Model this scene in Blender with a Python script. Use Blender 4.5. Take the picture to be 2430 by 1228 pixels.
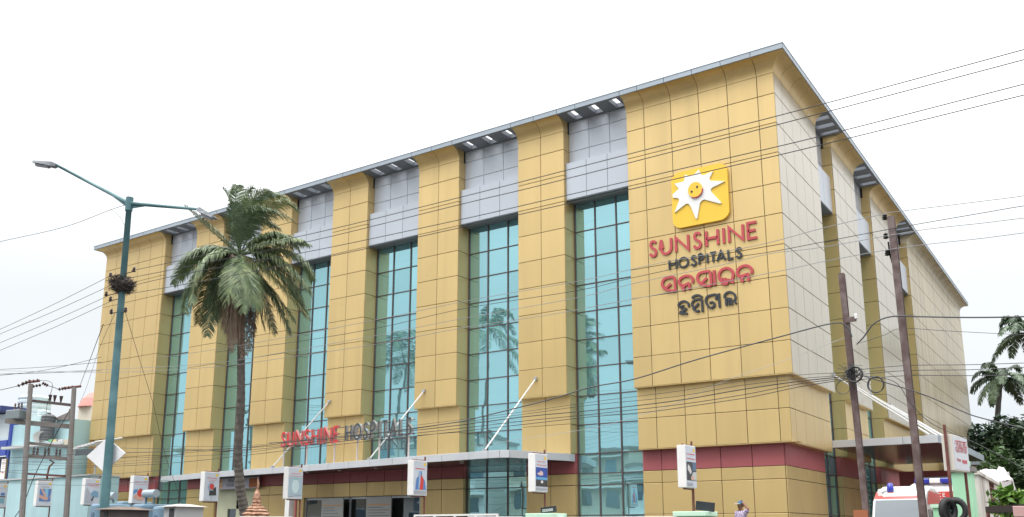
import bpy, math, random
from math import sin, cos, pi, radians
from mathutils import Vector, Matrix
random.seed(7)
for o in list(bpy.data.objects): bpy.data.objects.remove(o)
scene = bpy.context.scene
col = scene.collection

# ------------------------------------------------------------------ camera
CX, CY, CZ = 9.342, -31.90, 1.56
YAW, PITCH = -0.5902, 0.21005
F, PX, PY = 2141.43, 1215.96, 805.3
cam = bpy.data.cameras.new('camera'); cam.sensor_width = 36; cam.lens = F * 36 / 2430
cam.shift_y = (PY - 614) / 2430; cam.shift_x = -(PX - 1215) / 2430
cam.clip_start = 0.1; cam.clip_end = 3000
camo = bpy.data.objects.new('camera', cam); col.objects.link(camo)
camo.location = (CX, CY, CZ); camo.rotation_euler = (pi / 2 + PITCH, 0, -YAW)
scene.camera = camo

# ------------------------------------------------------------------ world, overcast sky
SUN_EL, SUN_AZ = radians(58), radians(205)
w = bpy.data.worlds.new("World"); scene.world = w; w.use_nodes = True
nt = w.node_tree; nt.nodes.clear()
N = nt.nodes.new; L = nt.links.new
sky = N('ShaderNodeTexSky'); sky.sky_type = 'NISHITA'; sky.sun_disc = False
sky.sun_elevation = SUN_EL; sky.sun_rotation = SUN_AZ; sky.air_density = 1.0; sky.dust_density = 3.0
tc = N('ShaderNodeTexCoord'); sep = N('ShaderNodeSeparateXYZ'); L(tc.outputs['Generated'], sep.inputs[0])
mx = N('ShaderNodeMath'); mx.operation = 'MAXIMUM'; L(sep.outputs['Z'], mx.inputs[0]); mx.inputs[1].default_value = 0
ramp = N('ShaderNodeValToRGB'); L(mx.outputs[0], ramp.inputs[0])
cr = ramp.color_ramp; cr.interpolation = 'EASE'
SK = 4.3
cr.elements[0].position = 0.0; cr.elements[0].color = (.84 / SK, .905 / SK, .96 / SK, 1)
cr.elements[1].position = 1.0; cr.elements[1].color = (1, 1, 1, 1)
e = cr.elements.new(.22); e.color = (.92 / SK, .96 / SK, .99 / SK, 1)
e = cr.elements.new(.42); e.color = (1.5 / SK, 1.52 / SK, 1.54 / SK, 1)
nz = N('ShaderNodeTexNoise'); nz.inputs['Scale'].default_value = 1.6; nz.inputs['Detail'].default_value = 4
mp = N('ShaderNodeMapping'); mp.inputs['Scale'].default_value = (1, 1, 2.2); L(tc.outputs['Generated'], mp.inputs[0]); L(mp.outputs[0], nz.inputs[0])
mr = N('ShaderNodeMapRange'); mr.inputs['From Min'].default_value = .3; mr.inputs['From Max'].default_value = .7
mr.inputs['To Min'].default_value = SK * 10 * .95; mr.inputs['To Max'].default_value = SK * 10 * 1.07; L(nz.outputs[0], mr.inputs[0])
vm = N('ShaderNodeVectorMath'); vm.operation = 'SCALE'; L(ramp.outputs[0], vm.inputs[0]); L(mr.outputs[0], vm.inputs['Scale'])
mix = N('ShaderNodeMix'); mix.data_type = 'RGBA'; mix.inputs[0].default_value = .97
L(sky.outputs[0], mix.inputs[6]); L(vm.outputs[0], mix.inputs[7])
bg = N('ShaderNodeBackground'); bg.inputs[1].default_value = .1; L(mix.outputs[2], bg.inputs[0])
out = N('ShaderNodeOutputWorld'); L(bg.outputs[0], out.inputs[0])
sun = bpy.data.lights.new('sun', 'SUN'); sun.energy = 1.3; sun.angle = radians(25); sun.color = (1, .965, .91)
suno = bpy.data.objects.new('sun', sun); col.objects.link(suno)
sd = Vector((sin(SUN_AZ) * cos(SUN_EL), cos(SUN_AZ) * cos(SUN_EL), sin(SUN_EL)))
suno.rotation_euler = sd.to_track_quat('Z', 'Y').to_euler(); suno.location = (0, -20, 60)
scene.view_settings.view_transform = 'Standard'; scene.view_settings.look = 'None'
scene.view_settings.exposure = 0.0; scene.view_settings.gamma = 1.0

# ------------------------------------------------------------------ place finding
_f = Vector((sin(YAW) * cos(PITCH), cos(YAW) * cos(PITCH), sin(PITCH)))
_r = Vector((cos(YAW), -sin(YAW), 0)); _u = _r.cross(_f)
C0 = Vector((CX, CY, CZ))
def ray(px, py): return _f * F + _r * (px - PX) - _u * (py - PY)
def at(px, py, D): return C0 + ray(px, py) * (D / F)
def aty(px, py, y): d = ray(px, py); return C0 + d * ((y - CY) / d.y)
def atx(px, py, x): d = ray(px, py); return C0 + d * ((x - CX) / d.x)
def atz(px, py, z): d = ray(px, py); return C0 + d * ((z - CZ) / d.z)
def psize(p, s): return s * F / max(.1, (Vector(p) - C0).dot(_f))

# ------------------------------------------------------------------ materials
MATS = {}
def mat(name, color, rough=.6, metal=0., spec=.5, var=0., vscale=2., bump=0., bscale=30., rnd=0., coat=0., streak=None, color2=None, emit=None, coatr=.2):
    if name in MATS: return MATS[name]
    m = bpy.data.materials.new(name); m.use_nodes = True; MATS[name] = m
    t = m.node_tree; b = t.nodes['Principled BSDF']
    b.inputs['Roughness'].default_value = rough; b.inputs['Metallic'].default_value = metal
    b.inputs['Specular IOR Level'].default_value = spec; b.inputs['Coat Weight'].default_value = coat
    b.inputs['Coat Roughness'].default_value = coatr
    n, l = t.nodes.new, t.links.new
    geo = n('ShaderNodeNewGeometry')
    last = None
    rgb = n('ShaderNodeRGB'); rgb.outputs[0].default_value = (*color, 1); last = rgb.outputs[0]
    def noise(scale, mapping=None, detail=5):
        z = n('ShaderNodeTexNoise'); z.inputs['Scale'].default_value = scale; z.inputs['Detail'].default_value = detail
        if mapping:
            q = n('ShaderNodeMapping'); q.inputs['Scale'].default_value = mapping; l(geo.outputs['Position'], q.inputs[0]); l(q.outputs[0], z.inputs[0])
        else: l(geo.outputs['Position'], z.inputs[0])
        return z.outputs[0]
    def rng(s, a, b_, fa=.3, fb=.7):
        q = n('ShaderNodeMapRange'); q.inputs[1].default_value = fa; q.inputs[2].default_value = fb; q.inputs[3].default_value = a; q.inputs[4].default_value = b_
        l(s, q.inputs[0]); return q.outputs[0]
    def scale(c, s):
        q = n('ShaderNodeVectorMath'); q.operation = 'SCALE'; l(c, q.inputs[0]); l(s, q.inputs['Scale']); return q.outputs[0]
    if color2:
        q = n('ShaderNodeMix'); q.data_type = 'RGBA'; q.inputs[7].default_value = (*color2, 1); l(last, q.inputs[6])
        l(rng(noise(vscale), 0, 1, .4, .62), q.inputs[0]); last = q.outputs[2]
    if var: last = scale(last, rng(noise(vscale), 1 - var, 1 + var))
    if rnd:
        oi = n('ShaderNodeObjectInfo'); last = scale(last, rng(oi.outputs['Random'], 1 - rnd, 1 + rnd, 0, 1))
    if streak:
        c2, amt = streak
        q = n('ShaderNodeMix'); q.data_type = 'RGBA'; q.inputs[7].default_value = (*c2, 1); l(last, q.inputs[6])
        s1 = rng(noise(1., (1.6, 1.6, .07)), 0, 1, .42, .68); s2 = rng(noise(.12), 0, 1, .35, .6)
        k = n('ShaderNodeMath'); k.operation = 'MULTIPLY'; l(s1, k.inputs[0]); l(s2, k.inputs[1])
        k2 = n('ShaderNodeMath'); k2.operation = 'MULTIPLY'; l(k.outputs[0], k2.inputs[0]); k2.inputs[1].default_value = amt
        l(k2.outputs[0], q.inputs[0]); last = q.outputs[2]
    l(last, b.inputs['Base Color'])
    if bump:
        q = n('ShaderNodeBump'); q.inputs['Strength'].default_value = bump; q.inputs['Distance'].default_value = .02
        l(noise(bscale), q.inputs['Height']); l(q.outputs[0], b.inputs['Normal'])
    if emit:
        b.inputs['Emission Color'].default_value = (*emit[0], 1); b.inputs['Emission Strength'].default_value = emit[1]
    return m
YEL = mat('ochre_cladding', (.635, .465, .205), .38, metal=.42, spec=.5, var=.045, vscale=.25, rnd=.045, bump=.012, bscale=1.1, coat=.1, streak=((.40, .30, .14), .30))
YELW = mat('weathered_ochre_cladding', (.52, .44, .29), .5, metal=.15, spec=.5, var=.05, vscale=.3, bump=.012, bscale=1.1, coat=.35, streak=((.24, .20, .13), .8))
YELS = mat('ochre_cladding_sky_sheen', (.46, .40, .29), .32, metal=.2, spec=.5, var=.04, vscale=.3, rnd=.03, bump=.012, bscale=1.1, coat=.6, coatr=.15, streak=((.34, .29, .2), .45))  # same ochre panels, base greyed to paint in the grazing sky reflection
MAR = mat('maroon_cladding', (.37, .095, .105), .42, spec=.5, var=.05, vscale=.4, rnd=.03, bump=.01, bscale=1.1)
GRY = mat('silver_cladding', (.46, .50, .56), .38, metal=.15, var=.04, vscale=.4, rnd=.03, bump=.01, bscale=1.1, coat=.2)
SOF = mat('grey_soffit', (.17, .19, .22), .5, var=.08, vscale=.7)
FAS = mat('pale_blue_fascia', (.33, .385, .44), .4, metal=.1, var=.05, vscale=.6, rnd=.03)
JNT = mat('joint_sealant', (.035, .028, .025), .8)
MUL = mat('bronze_mullion', (.11, .085, .085), .45, metal=.3)
CORE = mat('interior_dark', (.045, .05, .052), .9)
SLABM = mat('interior_slab', (.25, .27, .27), .9)
BLIND = mat('interior_blind', (.42, .47, .47), .8, var=.1)
WHT = mat('white_paint', (.78, .78, .77), .45, var=.04, vscale=3)
STEEL = mat('galvanised_steel', (.46, .48, .50), .4, metal=.5, var=.1, vscale=6)
CHROME = mat('polished_steel', (.62, .62, .63), .18, metal=.85)
RED = mat('red_sign', (.47, .06, .075), .4, rnd=.04)
BLK = mat('charcoal_sign', (.028, .034, .042), .42)
SUNY = mat('sunny_yellow', (.82, .53, .045), .4, var=.02)
BLACK = mat('black_rubber', (.015, .015, .016), .6)
TEALP = mat('teal_pole_paint', (.055, .15, .175), .45, var=.18, vscale=1.5, color2=(.09, .19, .205))
BRN = mat('brown_steel', (.105, .062, .058), .6, var=.25, vscale=4, color2=(.14, .105, .10))
RUST = mat('rusty_steel', (.15, .05, .04), .7, var=.3, vscale=8)
WIRE = mat('wire', (.045, .047, .05), .5)
WIREL = mat('bare_aluminium_wire', (.33, .34, .35), .45, metal=.4)
CONC = mat('weathered_concrete', (.24, .225, .22), .85, var=.25, vscale=2, bump=.3, color2=(.16, .14, .125))
ASPH = mat('asphalt', (.055, .055, .056), .9, var=.2, vscale=.8, bump=.3)
DIRT = mat('dusty_ground', (.12, .10, .08), .95, var=.2, vscale=.4, bump=.3)
MINT = mat('mint_green_paint', (.36, .66, .44), .7, var=.06, vscale=1.5, bump=.1)
CYAN = mat('pale_cyan_render', (.40, .60, .64), .85, var=.06, vscale=.5, bump=.1, streak=((.28, .40, .42), .5))
BLUE = mat('royal_blue_paint', (.04, .075, .36), .5, var=.08)
NAVY = mat('opening_shade_navy', (.018, .028, .10), .8)  # painted shade for the shop opening
CREAM = mat('cream_paint', (.58, .60, .43), .8, var=.05)
GLD = None
def glass_mat(name, tint, trans, k, wob=.010, film=(.2, .45, .47), fk=.16):
    m = bpy.data.materials.new(name); m.use_nodes = True; t = m.node_tree; t.nodes.clear(); n, l = t.nodes.new, t.links.new
    o = n('ShaderNodeOutputMaterial'); mxs = n('ShaderNodeMixShader'); dm = n('ShaderNodeMixShader'); df_ = n('ShaderNodeBsdfDiffuse'); df_.inputs[0].default_value = (*film, 1); dm.inputs[0].default_value = fk; g = n('ShaderNodeBsdfGlossy'); tr = n('ShaderNodeBsdfTransparent')
    g.inputs['Roughness'].default_value = .015; oi = n('ShaderNodeObjectInfo'); rr_ = n('ShaderNodeMapRange'); rr_.inputs[3].default_value = .84; rr_.inputs[4].default_value = 1.06; l(oi.outputs['Random'], rr_.inputs[0]); tv = n('ShaderNodeVectorMath'); tv.operation = 'SCALE'; tv.inputs[0].default_value = tint; l(rr_.outputs[0], tv.inputs['Scale']); l(tv.outputs[0], g.inputs[0]); tr.inputs[0].default_value = (*trans, 1)
    geo = n('ShaderNodeNewGeometry'); z = n('ShaderNodeTexNoise'); z.inputs['Scale'].default_value = .55; z.inputs['Detail'].default_value = 1.5
    l(geo.outputs['Position'], z.inputs[0]); bp = n('ShaderNodeBump'); bp.inputs['Strength'].default_value = .5; bp.inputs['Distance'].default_value = wob
    l(z.outputs[0], bp.inputs['Height']); l(bp.outputs[0], g.inputs['Normal'])
    fr = n('ShaderNodeFresnel'); fr.inputs[0].default_value = 1.5
    mrr = n('ShaderNodeMapRange'); mrr.inputs[3].default_value = k; mrr.inputs[4].default_value = 1; l(fr.outputs[0], mrr.inputs[0])
    l(mrr.outputs[0], mxs.inputs[0]); l(tr.outputs[0], mxs.inputs[1]); l(g.outputs[0], mxs.inputs[2]); l(mxs.outputs[0], dm.inputs[1]); l(df_.outputs[0], dm.inputs[2]); l(dm.outputs[0], o.inputs[0])
    MATS[name] = m; return m
GLASS = glass_mat('teal_reflective_glass', (.50, .88, .955), (.22, .46, .48), .74, film=(.30, .60, .64), fk=.2)
DGLASS = glass_mat('dark_window_glass', (.6, .66, .7), (.10, .12, .13), .22, film=(.15, .16, .17), fk=.08)

# ------------------------------------------------------------------ mesh helpers
WL = {}
def tag(o, label=None, cat=None, group=None, kind=None):
    if label: o['label'] = label
    if cat: o['category'] = cat
    if group: o['group'] = group
    if kind: o['kind'] = kind
    return o
def thing(name, loc, label, cat, group=None, rz=0):
    o = bpy.data.objects.new(name, None); o.empty_display_size = .3; col.objects.link(o)
    o.location = loc; o.rotation_euler = (0, 0, rz); WL[o] = Vector(loc)
    return tag(o, label, cat, group)
class MB:
    def __init__(s): s.v = []; s.f = []; s.m = []
    def add(s, vs, fs, mi=0):
        k = len(s.v); s.v += [tuple(v) for v in vs]; s.f += [tuple(i + k for i in f) for f in fs]; s.m += [mi] * len(fs); return s
    def box(s, a, b, mi=0, M=None):
        x0, y0, z0 = a; x1, y1, z1 = b
        x0, x1 = min(x0, x1), max(x0, x1); y0, y1 = min(y0, y1), max(y0, y1); z0, z1 = min(z0, z1), max(z0, z1)
        vs = [Vector(p) for p in ((x0, y0, z0), (x1, y0, z0), (x1, y1, z0), (x0, y1, z0), (x0, y0, z1), (x1, y0, z1), (x1, y1, z1), (x0, y1, z1))]
        if M: vs = [M @ v for v in vs]
        return s.add(vs, [(0, 3, 2, 1), (4, 5, 6, 7), (0, 1, 5, 4), (1, 2, 6, 5), (2, 3, 7, 6), (3, 0, 4, 7)], mi)
    def quad(s, a, b, c, d, mi=0): return s.add([a, b, c, d], [(0, 1, 2, 3)], mi)
    def tube(s, pts, r, n=8, mi=0, caps=True):
        pts = [Vector(p) for p in pts]
        rs = r if isinstance(r, (list, tuple)) else [r] * len(pts)
        vs = []; up = None
        for i, p in enumerate(pts):
            d = (pts[min(i + 1, len(pts) - 1)] - pts[max(i - 1, 0)]).normalized()
            if up is None: up = Vector((0, 0, 1)) if abs(d.z) < .9 else Vector((1, 0, 0))
            a = d.cross(up).normalized(); b = a.cross(d).normalized(); up = b
            for k in range(n):
                t = 2 * pi * k / n; vs.append(p + (a * cos(t) + b * sin(t)) * rs[i])
        fs = [(i * n + k, i * n + (k + 1) % n, (i + 1) * n + (k + 1) % n, (i + 1) * n + k) for i in range(len(pts) - 1) for k in range(n)]
        if caps: fs += [tuple(range(n)), tuple(range((len(pts) - 1) * n, len(pts) * n))[::-1]]
        return s.add(vs, fs, mi)
    def lathe(s, prof, n=16, c=(0, 0, 0), mi=0, wob=0):
        vs = []
        for (r, z) in prof:
            for k in range(n):
                t = 2 * pi * k / n; q = r * (1 + (random.uniform(-wob, wob) if wob else 0)); vs.append((c[0] + q * cos(t), c[1] + q * sin(t), c[2] + z))
        fs = [(i * n + k, i * n + (k + 1) % n, (i + 1) * n + (k + 1) % n, (i + 1) * n + k) for i in range(len(prof) - 1) for k in range(n)]
        fs += [tuple(range(n))[::-1], tuple(range((len(prof) - 1) * n, len(prof) * n))]
        return s.add(vs, fs, mi)
    def prism(s, poly, o, a, b, n, t, mi=0, t0=0):
        """poly in (a,b) coords, extruded along n from t0 to t, origin o"""
        o, a, b, n = map(Vector, (o, a, b, n)); k = len(poly)
        vs = [o + a * p[0] + b * p[1] + n * t0 for p in poly] + [o + a * p[0] + b * p[1] + n * t for p in poly]
        fs = [tuple(range(k))[::-1], tuple(range(k, 2 * k))] + [(i, (i + 1) % k, k + (i + 1) % k, k + i) for i in range(k)]
        return s.add(vs, fs, mi)
    def build(s, name, mats, parent=None, local=False, smooth=False, bevel=0):
        me = bpy.data.meshes.new(name)
        off = WL.get(parent, Vector()) if (parent and not local) else Vector()
        me.from_pydata([(v[0] - off[0], v[1] - off[1], v[2] - off[2]) for v in s.v], [], s.f)
        mats = mats if isinstance(mats, (list, tuple)) else [mats]
        for m in mats: me.materials.append(m)
        if len(mats) > 1: me.polygons.foreach_set('material_index', s.m)
        if smooth: me.polygons.foreach_set('use_smooth', [True] * len(me.polygons))
        me.validate(); me.update()
        o = bpy.data.objects.new(name, me); col.objects.link(o)
        if parent: o.parent = parent; WL[o] = off if not local else Vector()
        else: WL[o] = Vector()
        if bevel:
            q = o.modifiers.new('bevel', 'BEVEL'); q.width = bevel; q.segments = 2; q.limit_method = 'ANGLE'
        return o
def outward(me):
    import bmesh
    b = bmesh.new(); b.from_mesh(me); bmesh.ops.recalc_face_normals(b, faces=b.faces); b.to_mesh(me); b.free()
def struct(name, mb, m): return tag(mb.build(name, m), kind='structure')
def single(name, mb, m, label, cat, group=None, **k): return tag(mb.build(name, m, **k), label, cat, group)
def link_mesh(name, me, loc, rot, parent):
    o = bpy.data.objects.new(name, me); col.objects.link(o); o.parent = parent
    o.location = Vector(loc) - WL.get(parent, Vector()); o.rotation_euler = rot; return o

# ------------------------------------------------------------------ ground
g = MB(); g.box((-900, -900, -.5), (900, 900, 0)); struct('ground', g, DIRT)
g = MB(); g.box((-300, -29.5, .0), (300, -12.5, .004)); struct('road', g, ASPH)
g = MB()
for k in range(-20, 21): g.box((k * 6, -21.1, .004), (k * 6 + 3, -20.95, .008))
struct('road_marking', g, WHT)
g = MB(); g.box((-300, -12.5, 0), (300, -8.2, .13)); struct('pavement', g, mat('dusty_paving', (.13, .115, .10), .9, var=.2))
g = MB(); g.box((-38, -5.6, 0), (1.2, .5, .75)); g.box((-38, -5.9, 0), (1.2, -5.6, .45)); struct('plinth', g, mat('dark_paving', (.05, .045, .04), .9, var=.2))

# ------------------------------------------------------------------ hospital
H = thing('hospital_building', (-21.8, 23, 0), 'large ochre-clad four-storey hospital with tall teal glass bays between its piers', 'building')
RH = 1.203; Z0 = 7.1; ZT = 18.784; ZB = 19.33; ZF = 19.56; EV = .6
DG = .85; DW = .45; DB = .15
XL = -43.579; YR = 46.6
class Fr:
    def __init__(s, side): s.side = side; s.rot = pi / 2 if side else 0
    def P(s, u, d, z): return Vector((-d, u, z)) if s.side else Vector((u, d, z))
    def box(s, mb, u0, u1, d0, d1, z0, z1, mi=0):
        a = s.P(u0, d0, z0); b = s.P(u1, d1, z1); mb.box(a, b, mi)
FT, SD = Fr(0), Fr(1)
PANELS = []   # (size, w, h, centre, rotz, matname, parent)
PM = {'Y': YEL, 'W': YELW, 'M': MAR, 'S': YELS}
def panel(parent, w, h, c, rz, m):
    PANELS.append((psize(c, 1) * max(0, h) * (abs((Vector((sin(rz), -cos(rz), 0))).dot((C0 - Vector(c)).normalized()))) * w, w, h, c, rz, m, parent))
_pm = {}
def panel_mesh(w, h, m, nm, t=.028):
    k = (round(w, 3), round(h, 3), m.name)
    if k in _pm: return _pm[k]
    g_ = .011; a, b = w / 2 - g_, h / 2 - g_; i = .008
    vs = [(-a, .006, -b), (a, .006, -b), (a, .006, b), (-a, .006, b), (-a + i, 0, -b + i), (a - i, 0, -b + i), (a - i, 0, b - i), (-a + i, 0, b - i), (-a, t, -b), (a, t, -b), (a, t, b), (-a, t, b)]
    fs = [(4, 5, 6, 7), (0, 1, 5, 4), (1, 2, 6, 5), (2, 3, 7, 6), (3, 0, 4, 7), (0, 8, 9, 1), (1, 9, 10, 2), (2, 10, 11, 3), (3, 11, 8, 0)]
    me = bpy.data.meshes.new(nm); me.from_pydata(vs, [], fs); me.materials.append(m); me.update(); _pm[k] = me; return me
def cuts(a, b, cs): return [a] + [c for c in cs if a < c < b] + [b]
ROWU = [Z0 + RH * k for k in range(1, 10)]
SEG = [(Z0, ZT, 0, 'Y', ROWU), (Z0 - 2 * RH, Z0, .26, 'Y', [Z0 - RH]), (3.88, Z0 - 2 * RH, .6, 'M', []), (0, 3.88, .6, 'Y', [1.0, 2.207, 3.41])]
def prof():
    r = EV - .03; return [(r * (1 - cos(t)), ZT + (ZB - ZT) * sin(t)) for t in [k * pi / 2 / 9 for k in range(10)]]
def cove(fr, u0, u1, cl, m0=0, m1=0, mname=YEL, parent=None):
    """concave cornice pieces between the joints cl; m0/m1 mitre at ends"""
    us = [u0] + cl + [u1]
    pf = prof()
    ring = [(o, z) for o, z in pf] + [(-.35, ZB), (-.35, ZT)]
    for i in range(len(us) - 1):
        a, b = us[i] + (.01 if i else 0), us[i + 1] - (.01 if i < len(us) - 2 else 0)
        vs = []; n = len(ring)
        for e_, uu, mm in ((0, a, m0 if i == 0 else 0), (1, b, m1 if i == len(us) - 2 else 0)):
            for (o, z) in ring: vs.append(fr.P(uu + (-mm * o if e_ == 0 else mm * o), -o, z))
        mb = MB(); mb.add(vs, [tuple(range(n))[::-1], tuple(range(n, 2 * n))] + [(k, (k + 1) % n, n + (k + 1) % n, n + k) for k in range(n)])
        o = mb.build('cornice_panel', mname, parent); outward(o.data)
def pier(fr, u0, u1, cl, first=None, last=None, segs=SEG, faces=(1, 1), ymat=None, label=None):
    core = MB()
    for (z0, z1, d, m, rows) in segs: fr.box(core, (u0 + .03) if not first else first(d) + .03, (u1 - .03) if not last else last(d) - .03, d + .03, DG + .1, z0, z1 + (0 if z1 < ZT else ZB - ZT))
    p = core.build('pier', JNT, H)
    if label: p['label'] = label
    sof = MB()
    s0 = (.285, .625) if first else (u0 + .004,) * 2
    fr.box(sof, s0[0], u1 - .004, .004, .28, Z0 - .02, Z0 + .004); sof.build('pier_soffit', YEL, p)
    sof = MB(); fr.box(sof, s0[1], u1 - .004, .265, .62, 4.694 - .02, 4.694 + .004); sof.build('pier_soffit', YEL, p)
    for (z0, z1, d, m, rows) in segs:
        zs = cuts(z0, z1, rows); mm = ('Y' if m == 'Y' else m)
        us = [u0] + cl + [u1]
        for zi in range(len(zs) - 1):
            h = zs[zi + 1] - zs[zi]; zc = (zs[zi + 1] + zs[zi]) / 2
            for ui in range(len(us) - 1):
                a, b = us[ui], us[ui + 1]
                if first and ui == 0: a = first(d)
                if last and ui == len(us) - 2: b = last(d)
                q = mm
                if fr.side and m == 'Y' and d < .1: q = ymat == YELW and 'W' or 'S'  # upper side wall takes the sky-toned copy, the setback below stays plain
                panel(p, b - a, h, fr.P((a + b) / 2, d, zc), fr.rot, q)
            wd = DG - d - .03
            if faces[1]: panel(p, wd, h, fr.P(u1, d + .03 + wd / 2, zc), fr.rot + pi / 2, 'Y' if m == 'Y' else m)
            if faces[0]: panel(p, wd, h, fr.P(u0, d + .03 + wd / 2, zc), fr.rot - pi / 2, 'Y' if m == 'Y' else m)
    return p
# front piers (u = x)
c6 = [-.66 - 1.2 * k for k in range(5)][::-1]
P6 = pier(FT, -6.27, 0, c6, last=lambda d: -d, faces=(1, 0), label='wide corner pier carrying the sun emblem')
NP = [(-11.726, -10.52, -9.324), (-17.51, -16.284, -15.054), (-23.303, -22.10, -20.844), (-28.843, -27.67, -26.397), (-34.458, -33.28, -32.016)]
piers = []
for i, (a, m_, b) in enumerate(NP):
    sg = SEG if i != 2 else SEG[:2]
    piers.append(pier(FT, a, b, [m_], segs=sg))
c0 = [-37.416 - .295 - 1.183 * k for k in range(5)][::-1]
P0 = pier(FT, XL, -37.416, c0, faces=(0, 1))
cove(FT, -6.27, 0, c6, 0, 1, YEL, P6)
for i, (a, m_, b) in enumerate(NP): cove(FT, a, b, [m_], 0, 0, YEL, piers[i])
cove(FT, XL, -37.416, c0, 1, 0, YEL, P0)
# side piers (u = y)
def cols(a, b, first, w_=1.2):
    r = []; q = a + first
    while q < b - .3: r.append(q); q += w_
    return r
SP = [(0, 5.69, [.91, 2.11, 3.31, 4.51]), (8.25, 12.35, cols(8.25, 12.35, .9)), (15.75, 22.35, cols(15.75, 22.35, .8)), (25.4, YR, cols(25.4, YR, .9))]
spi = []
for i, (a, b, cl) in enumerate(SP):
    spi.append(pier(SD, a, b, cl, first=(lambda d: d + .03) if i == 0 else None, faces=(0 if i == 0 else 1, 1), ymat=YELW if i == 3 else YELS,
                    label=['side of the corner pier', None, None, 'long rain-stained rear stretch of the side wall'][i]))
    cove(SD, a, b, cl if i < 3 else cl, 1 if i == 0 else 0, 1 if i == 3 else 0, YELW if i == 3 else YEL, spi[-1])
# left end wall and rear
lw = MB(); lw.box((XL - .01, .03, 0), (XL + .02, YR, ZT)); lw.box((XL, YR - .03, 0), (-.05, YR, ZT)); lw.build('rear_wall', YEL, H)
co = MB(); co.box((XL + .05, 2.6, 0), (-2.6, YR - .05, 19.3)); co.build('inner_wall', CORE, H)
# panels: the 300 that show largest are parts, the rest joined
PANELS.sort(key=lambda q: -q[0])
rest = MB(); order = ['Y', 'W', 'M', 'S']
for i, (s_, w_, h_, c_, rz, m_, par) in enumerate(PANELS):
    me = panel_mesh(w_, h_, PM[m_], 'cladding_panel')
    tx, tz = random.gauss(0, .0012), random.gauss(0, .0012)
    if i < 300: link_mesh('cladding_panel', me, c_, (tx, 0, rz + tz), par)
    else:
        M = Matrix.Translation(c_) @ Matrix.Rotation(rz + tz, 4, 'Z') @ Matrix.Rotation(tx, 4, 'X')
        rest.add([M @ v.co for v in me.vertices], [tuple(p.vertices) for p in me.polygons], order.index(m_))
tag(rest.build('cladding_panels', [PM[k] for k in order], H), kind='stuff')

# glazed bays and grey heads
ROWG = [Z0 + RH * k for k in range(7)] + [Z0 - RH, Z0 - 2 * RH, 3.88, 3.41, 2.207, 1.0]
def bay(fr, u0, u1, zlow=0, glass=True, n=3):
    wdt = u1 - u0
    hd = MB(); fr.box(hd, u0, u1, DW + .03, DW + .4, 15.7, ZB); fr.box(hd, u0 + .004, u1 - .004, DB + .03, DG - .02, 15.6, 17.29)
    hp = hd.build('bay_head', GRY, H)
    su = MB(); fr.box(su, u0 + .02, u1 - .02, DB + .02, DG - .01, 15.575, 15.6); su.build('head_soffit', SOF, hp)
    for k in range(n):
        a = u0 + wdt * k / n; b = u0 + wdt * (k + 1) / n
        for z0, z1 in ((ZT, ZB), (17.927, ZT), (17.3, 17.927)):
            link_mesh('grey_panel', panel_mesh(b - a, z1 - z0, GRY, 'grey_panel'), fr.P((a + b) / 2, DW, (z0 + z1) / 2), (random.gauss(0, .001), 0, fr.rot + random.gauss(0, .001)), hp)
        link_mesh('grey_panel', panel_mesh(b - a, 17.3 - 15.6, GRY, 'grey_panel'), fr.P((a + b) / 2, DB, 16.45), (random.gauss(0, .001), 0, fr.rot), hp)
    # eave over the bay: bars with three open slots between them
    ev = MB(); d0, d1 = -EV + .03, DW + .02
    fr.box(ev, u0, u1, d0, d0 + .1, ZB, ZF - .03); fr.box(ev, u0, u1, d1 - .16, d1, ZB, ZF - .03)
    sw = .36; edges = [u0]
    for k in range(3):
        cc = u0 + wdt * (k + .5) / 3 + .12; edges += [cc - sw / 2, cc + sw / 2]
    edges.append(u1)
    for k in range(0, 8, 2): fr.box(ev, edges[k], edges[k + 1], d0 + .1, d1 - .16, ZB, ZF - .03)
    ev.build('slotted_eave', SOF, hp)
    # curtain wall
    mu = MB(); zt = 15.6
    for k in range(n + 1):
        uu = min(max(u0 + wdt * k / n, u0 + .03), u1 - .03); fr.box(mu, uu - .026, uu + .026, DG - .035, DG + .06, zlow, zt)
    zs = [z for z in sorted(set(ROWG + [zlow + .03])) if zlow < z < zt]
    for z in zs: fr.box(mu, u0, u1, DG - .03, DG + .05, z - .018, z + .018)
    cw = mu.build('curtain_wall_frame', MUL, H)
    zz = [zlow] + zs + [zt]
    for k in range(n):
        a = u0 + wdt * k / n; b = u0 + wdt * (k + 1) / n
        for i in range(len(zz) - 1):
            if zz[i + 1] - zz[i] < .1: continue
            link_mesh('glass_pane', panel_mesh(b - a, zz[i + 1] - zz[i], GLASS, 'glass_pane', .012), fr.P((a + b) / 2, DG + .012, (zz[i] + zz[i + 1]) / 2), (random.gauss(0, .004), 0, fr.rot + random.gauss(0, .004)), cw)
    it = MB()
    for z in (3.9, 7.5, 11.1, 14.7): fr.box(it, u0, u1, DG + .3, 2.6, z - .25, z + .1)
    it.build('floor_slab', SLABM, H)
    bl = MB()
    for k in range(n):
        for z in (4.1, 7.7, 11.3, 14.9):
            if random.random() < .55:
                a = u0 + wdt * k / n + .08; b = u0 + wdt * (k + 1) / n - .08; hh = random.uniform(.6, 2.6); zz2 = min(z + 3.0, 15.5)
                fr.box(bl, a, b, DG + .35, DG + .37, zz2 - min(hh, zz2 - z), zz2)
    if bl.v: bl.build('window_blind', BLIND, H)
bays = []
for i in range(5):
    l_, r_ = ([P[2] for P in NP][i], ([-6.27] + [P[0] for P in NP])[i]); bays.append((l_, r_))
bays.append((-37.416, NP[4][0]))
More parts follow.
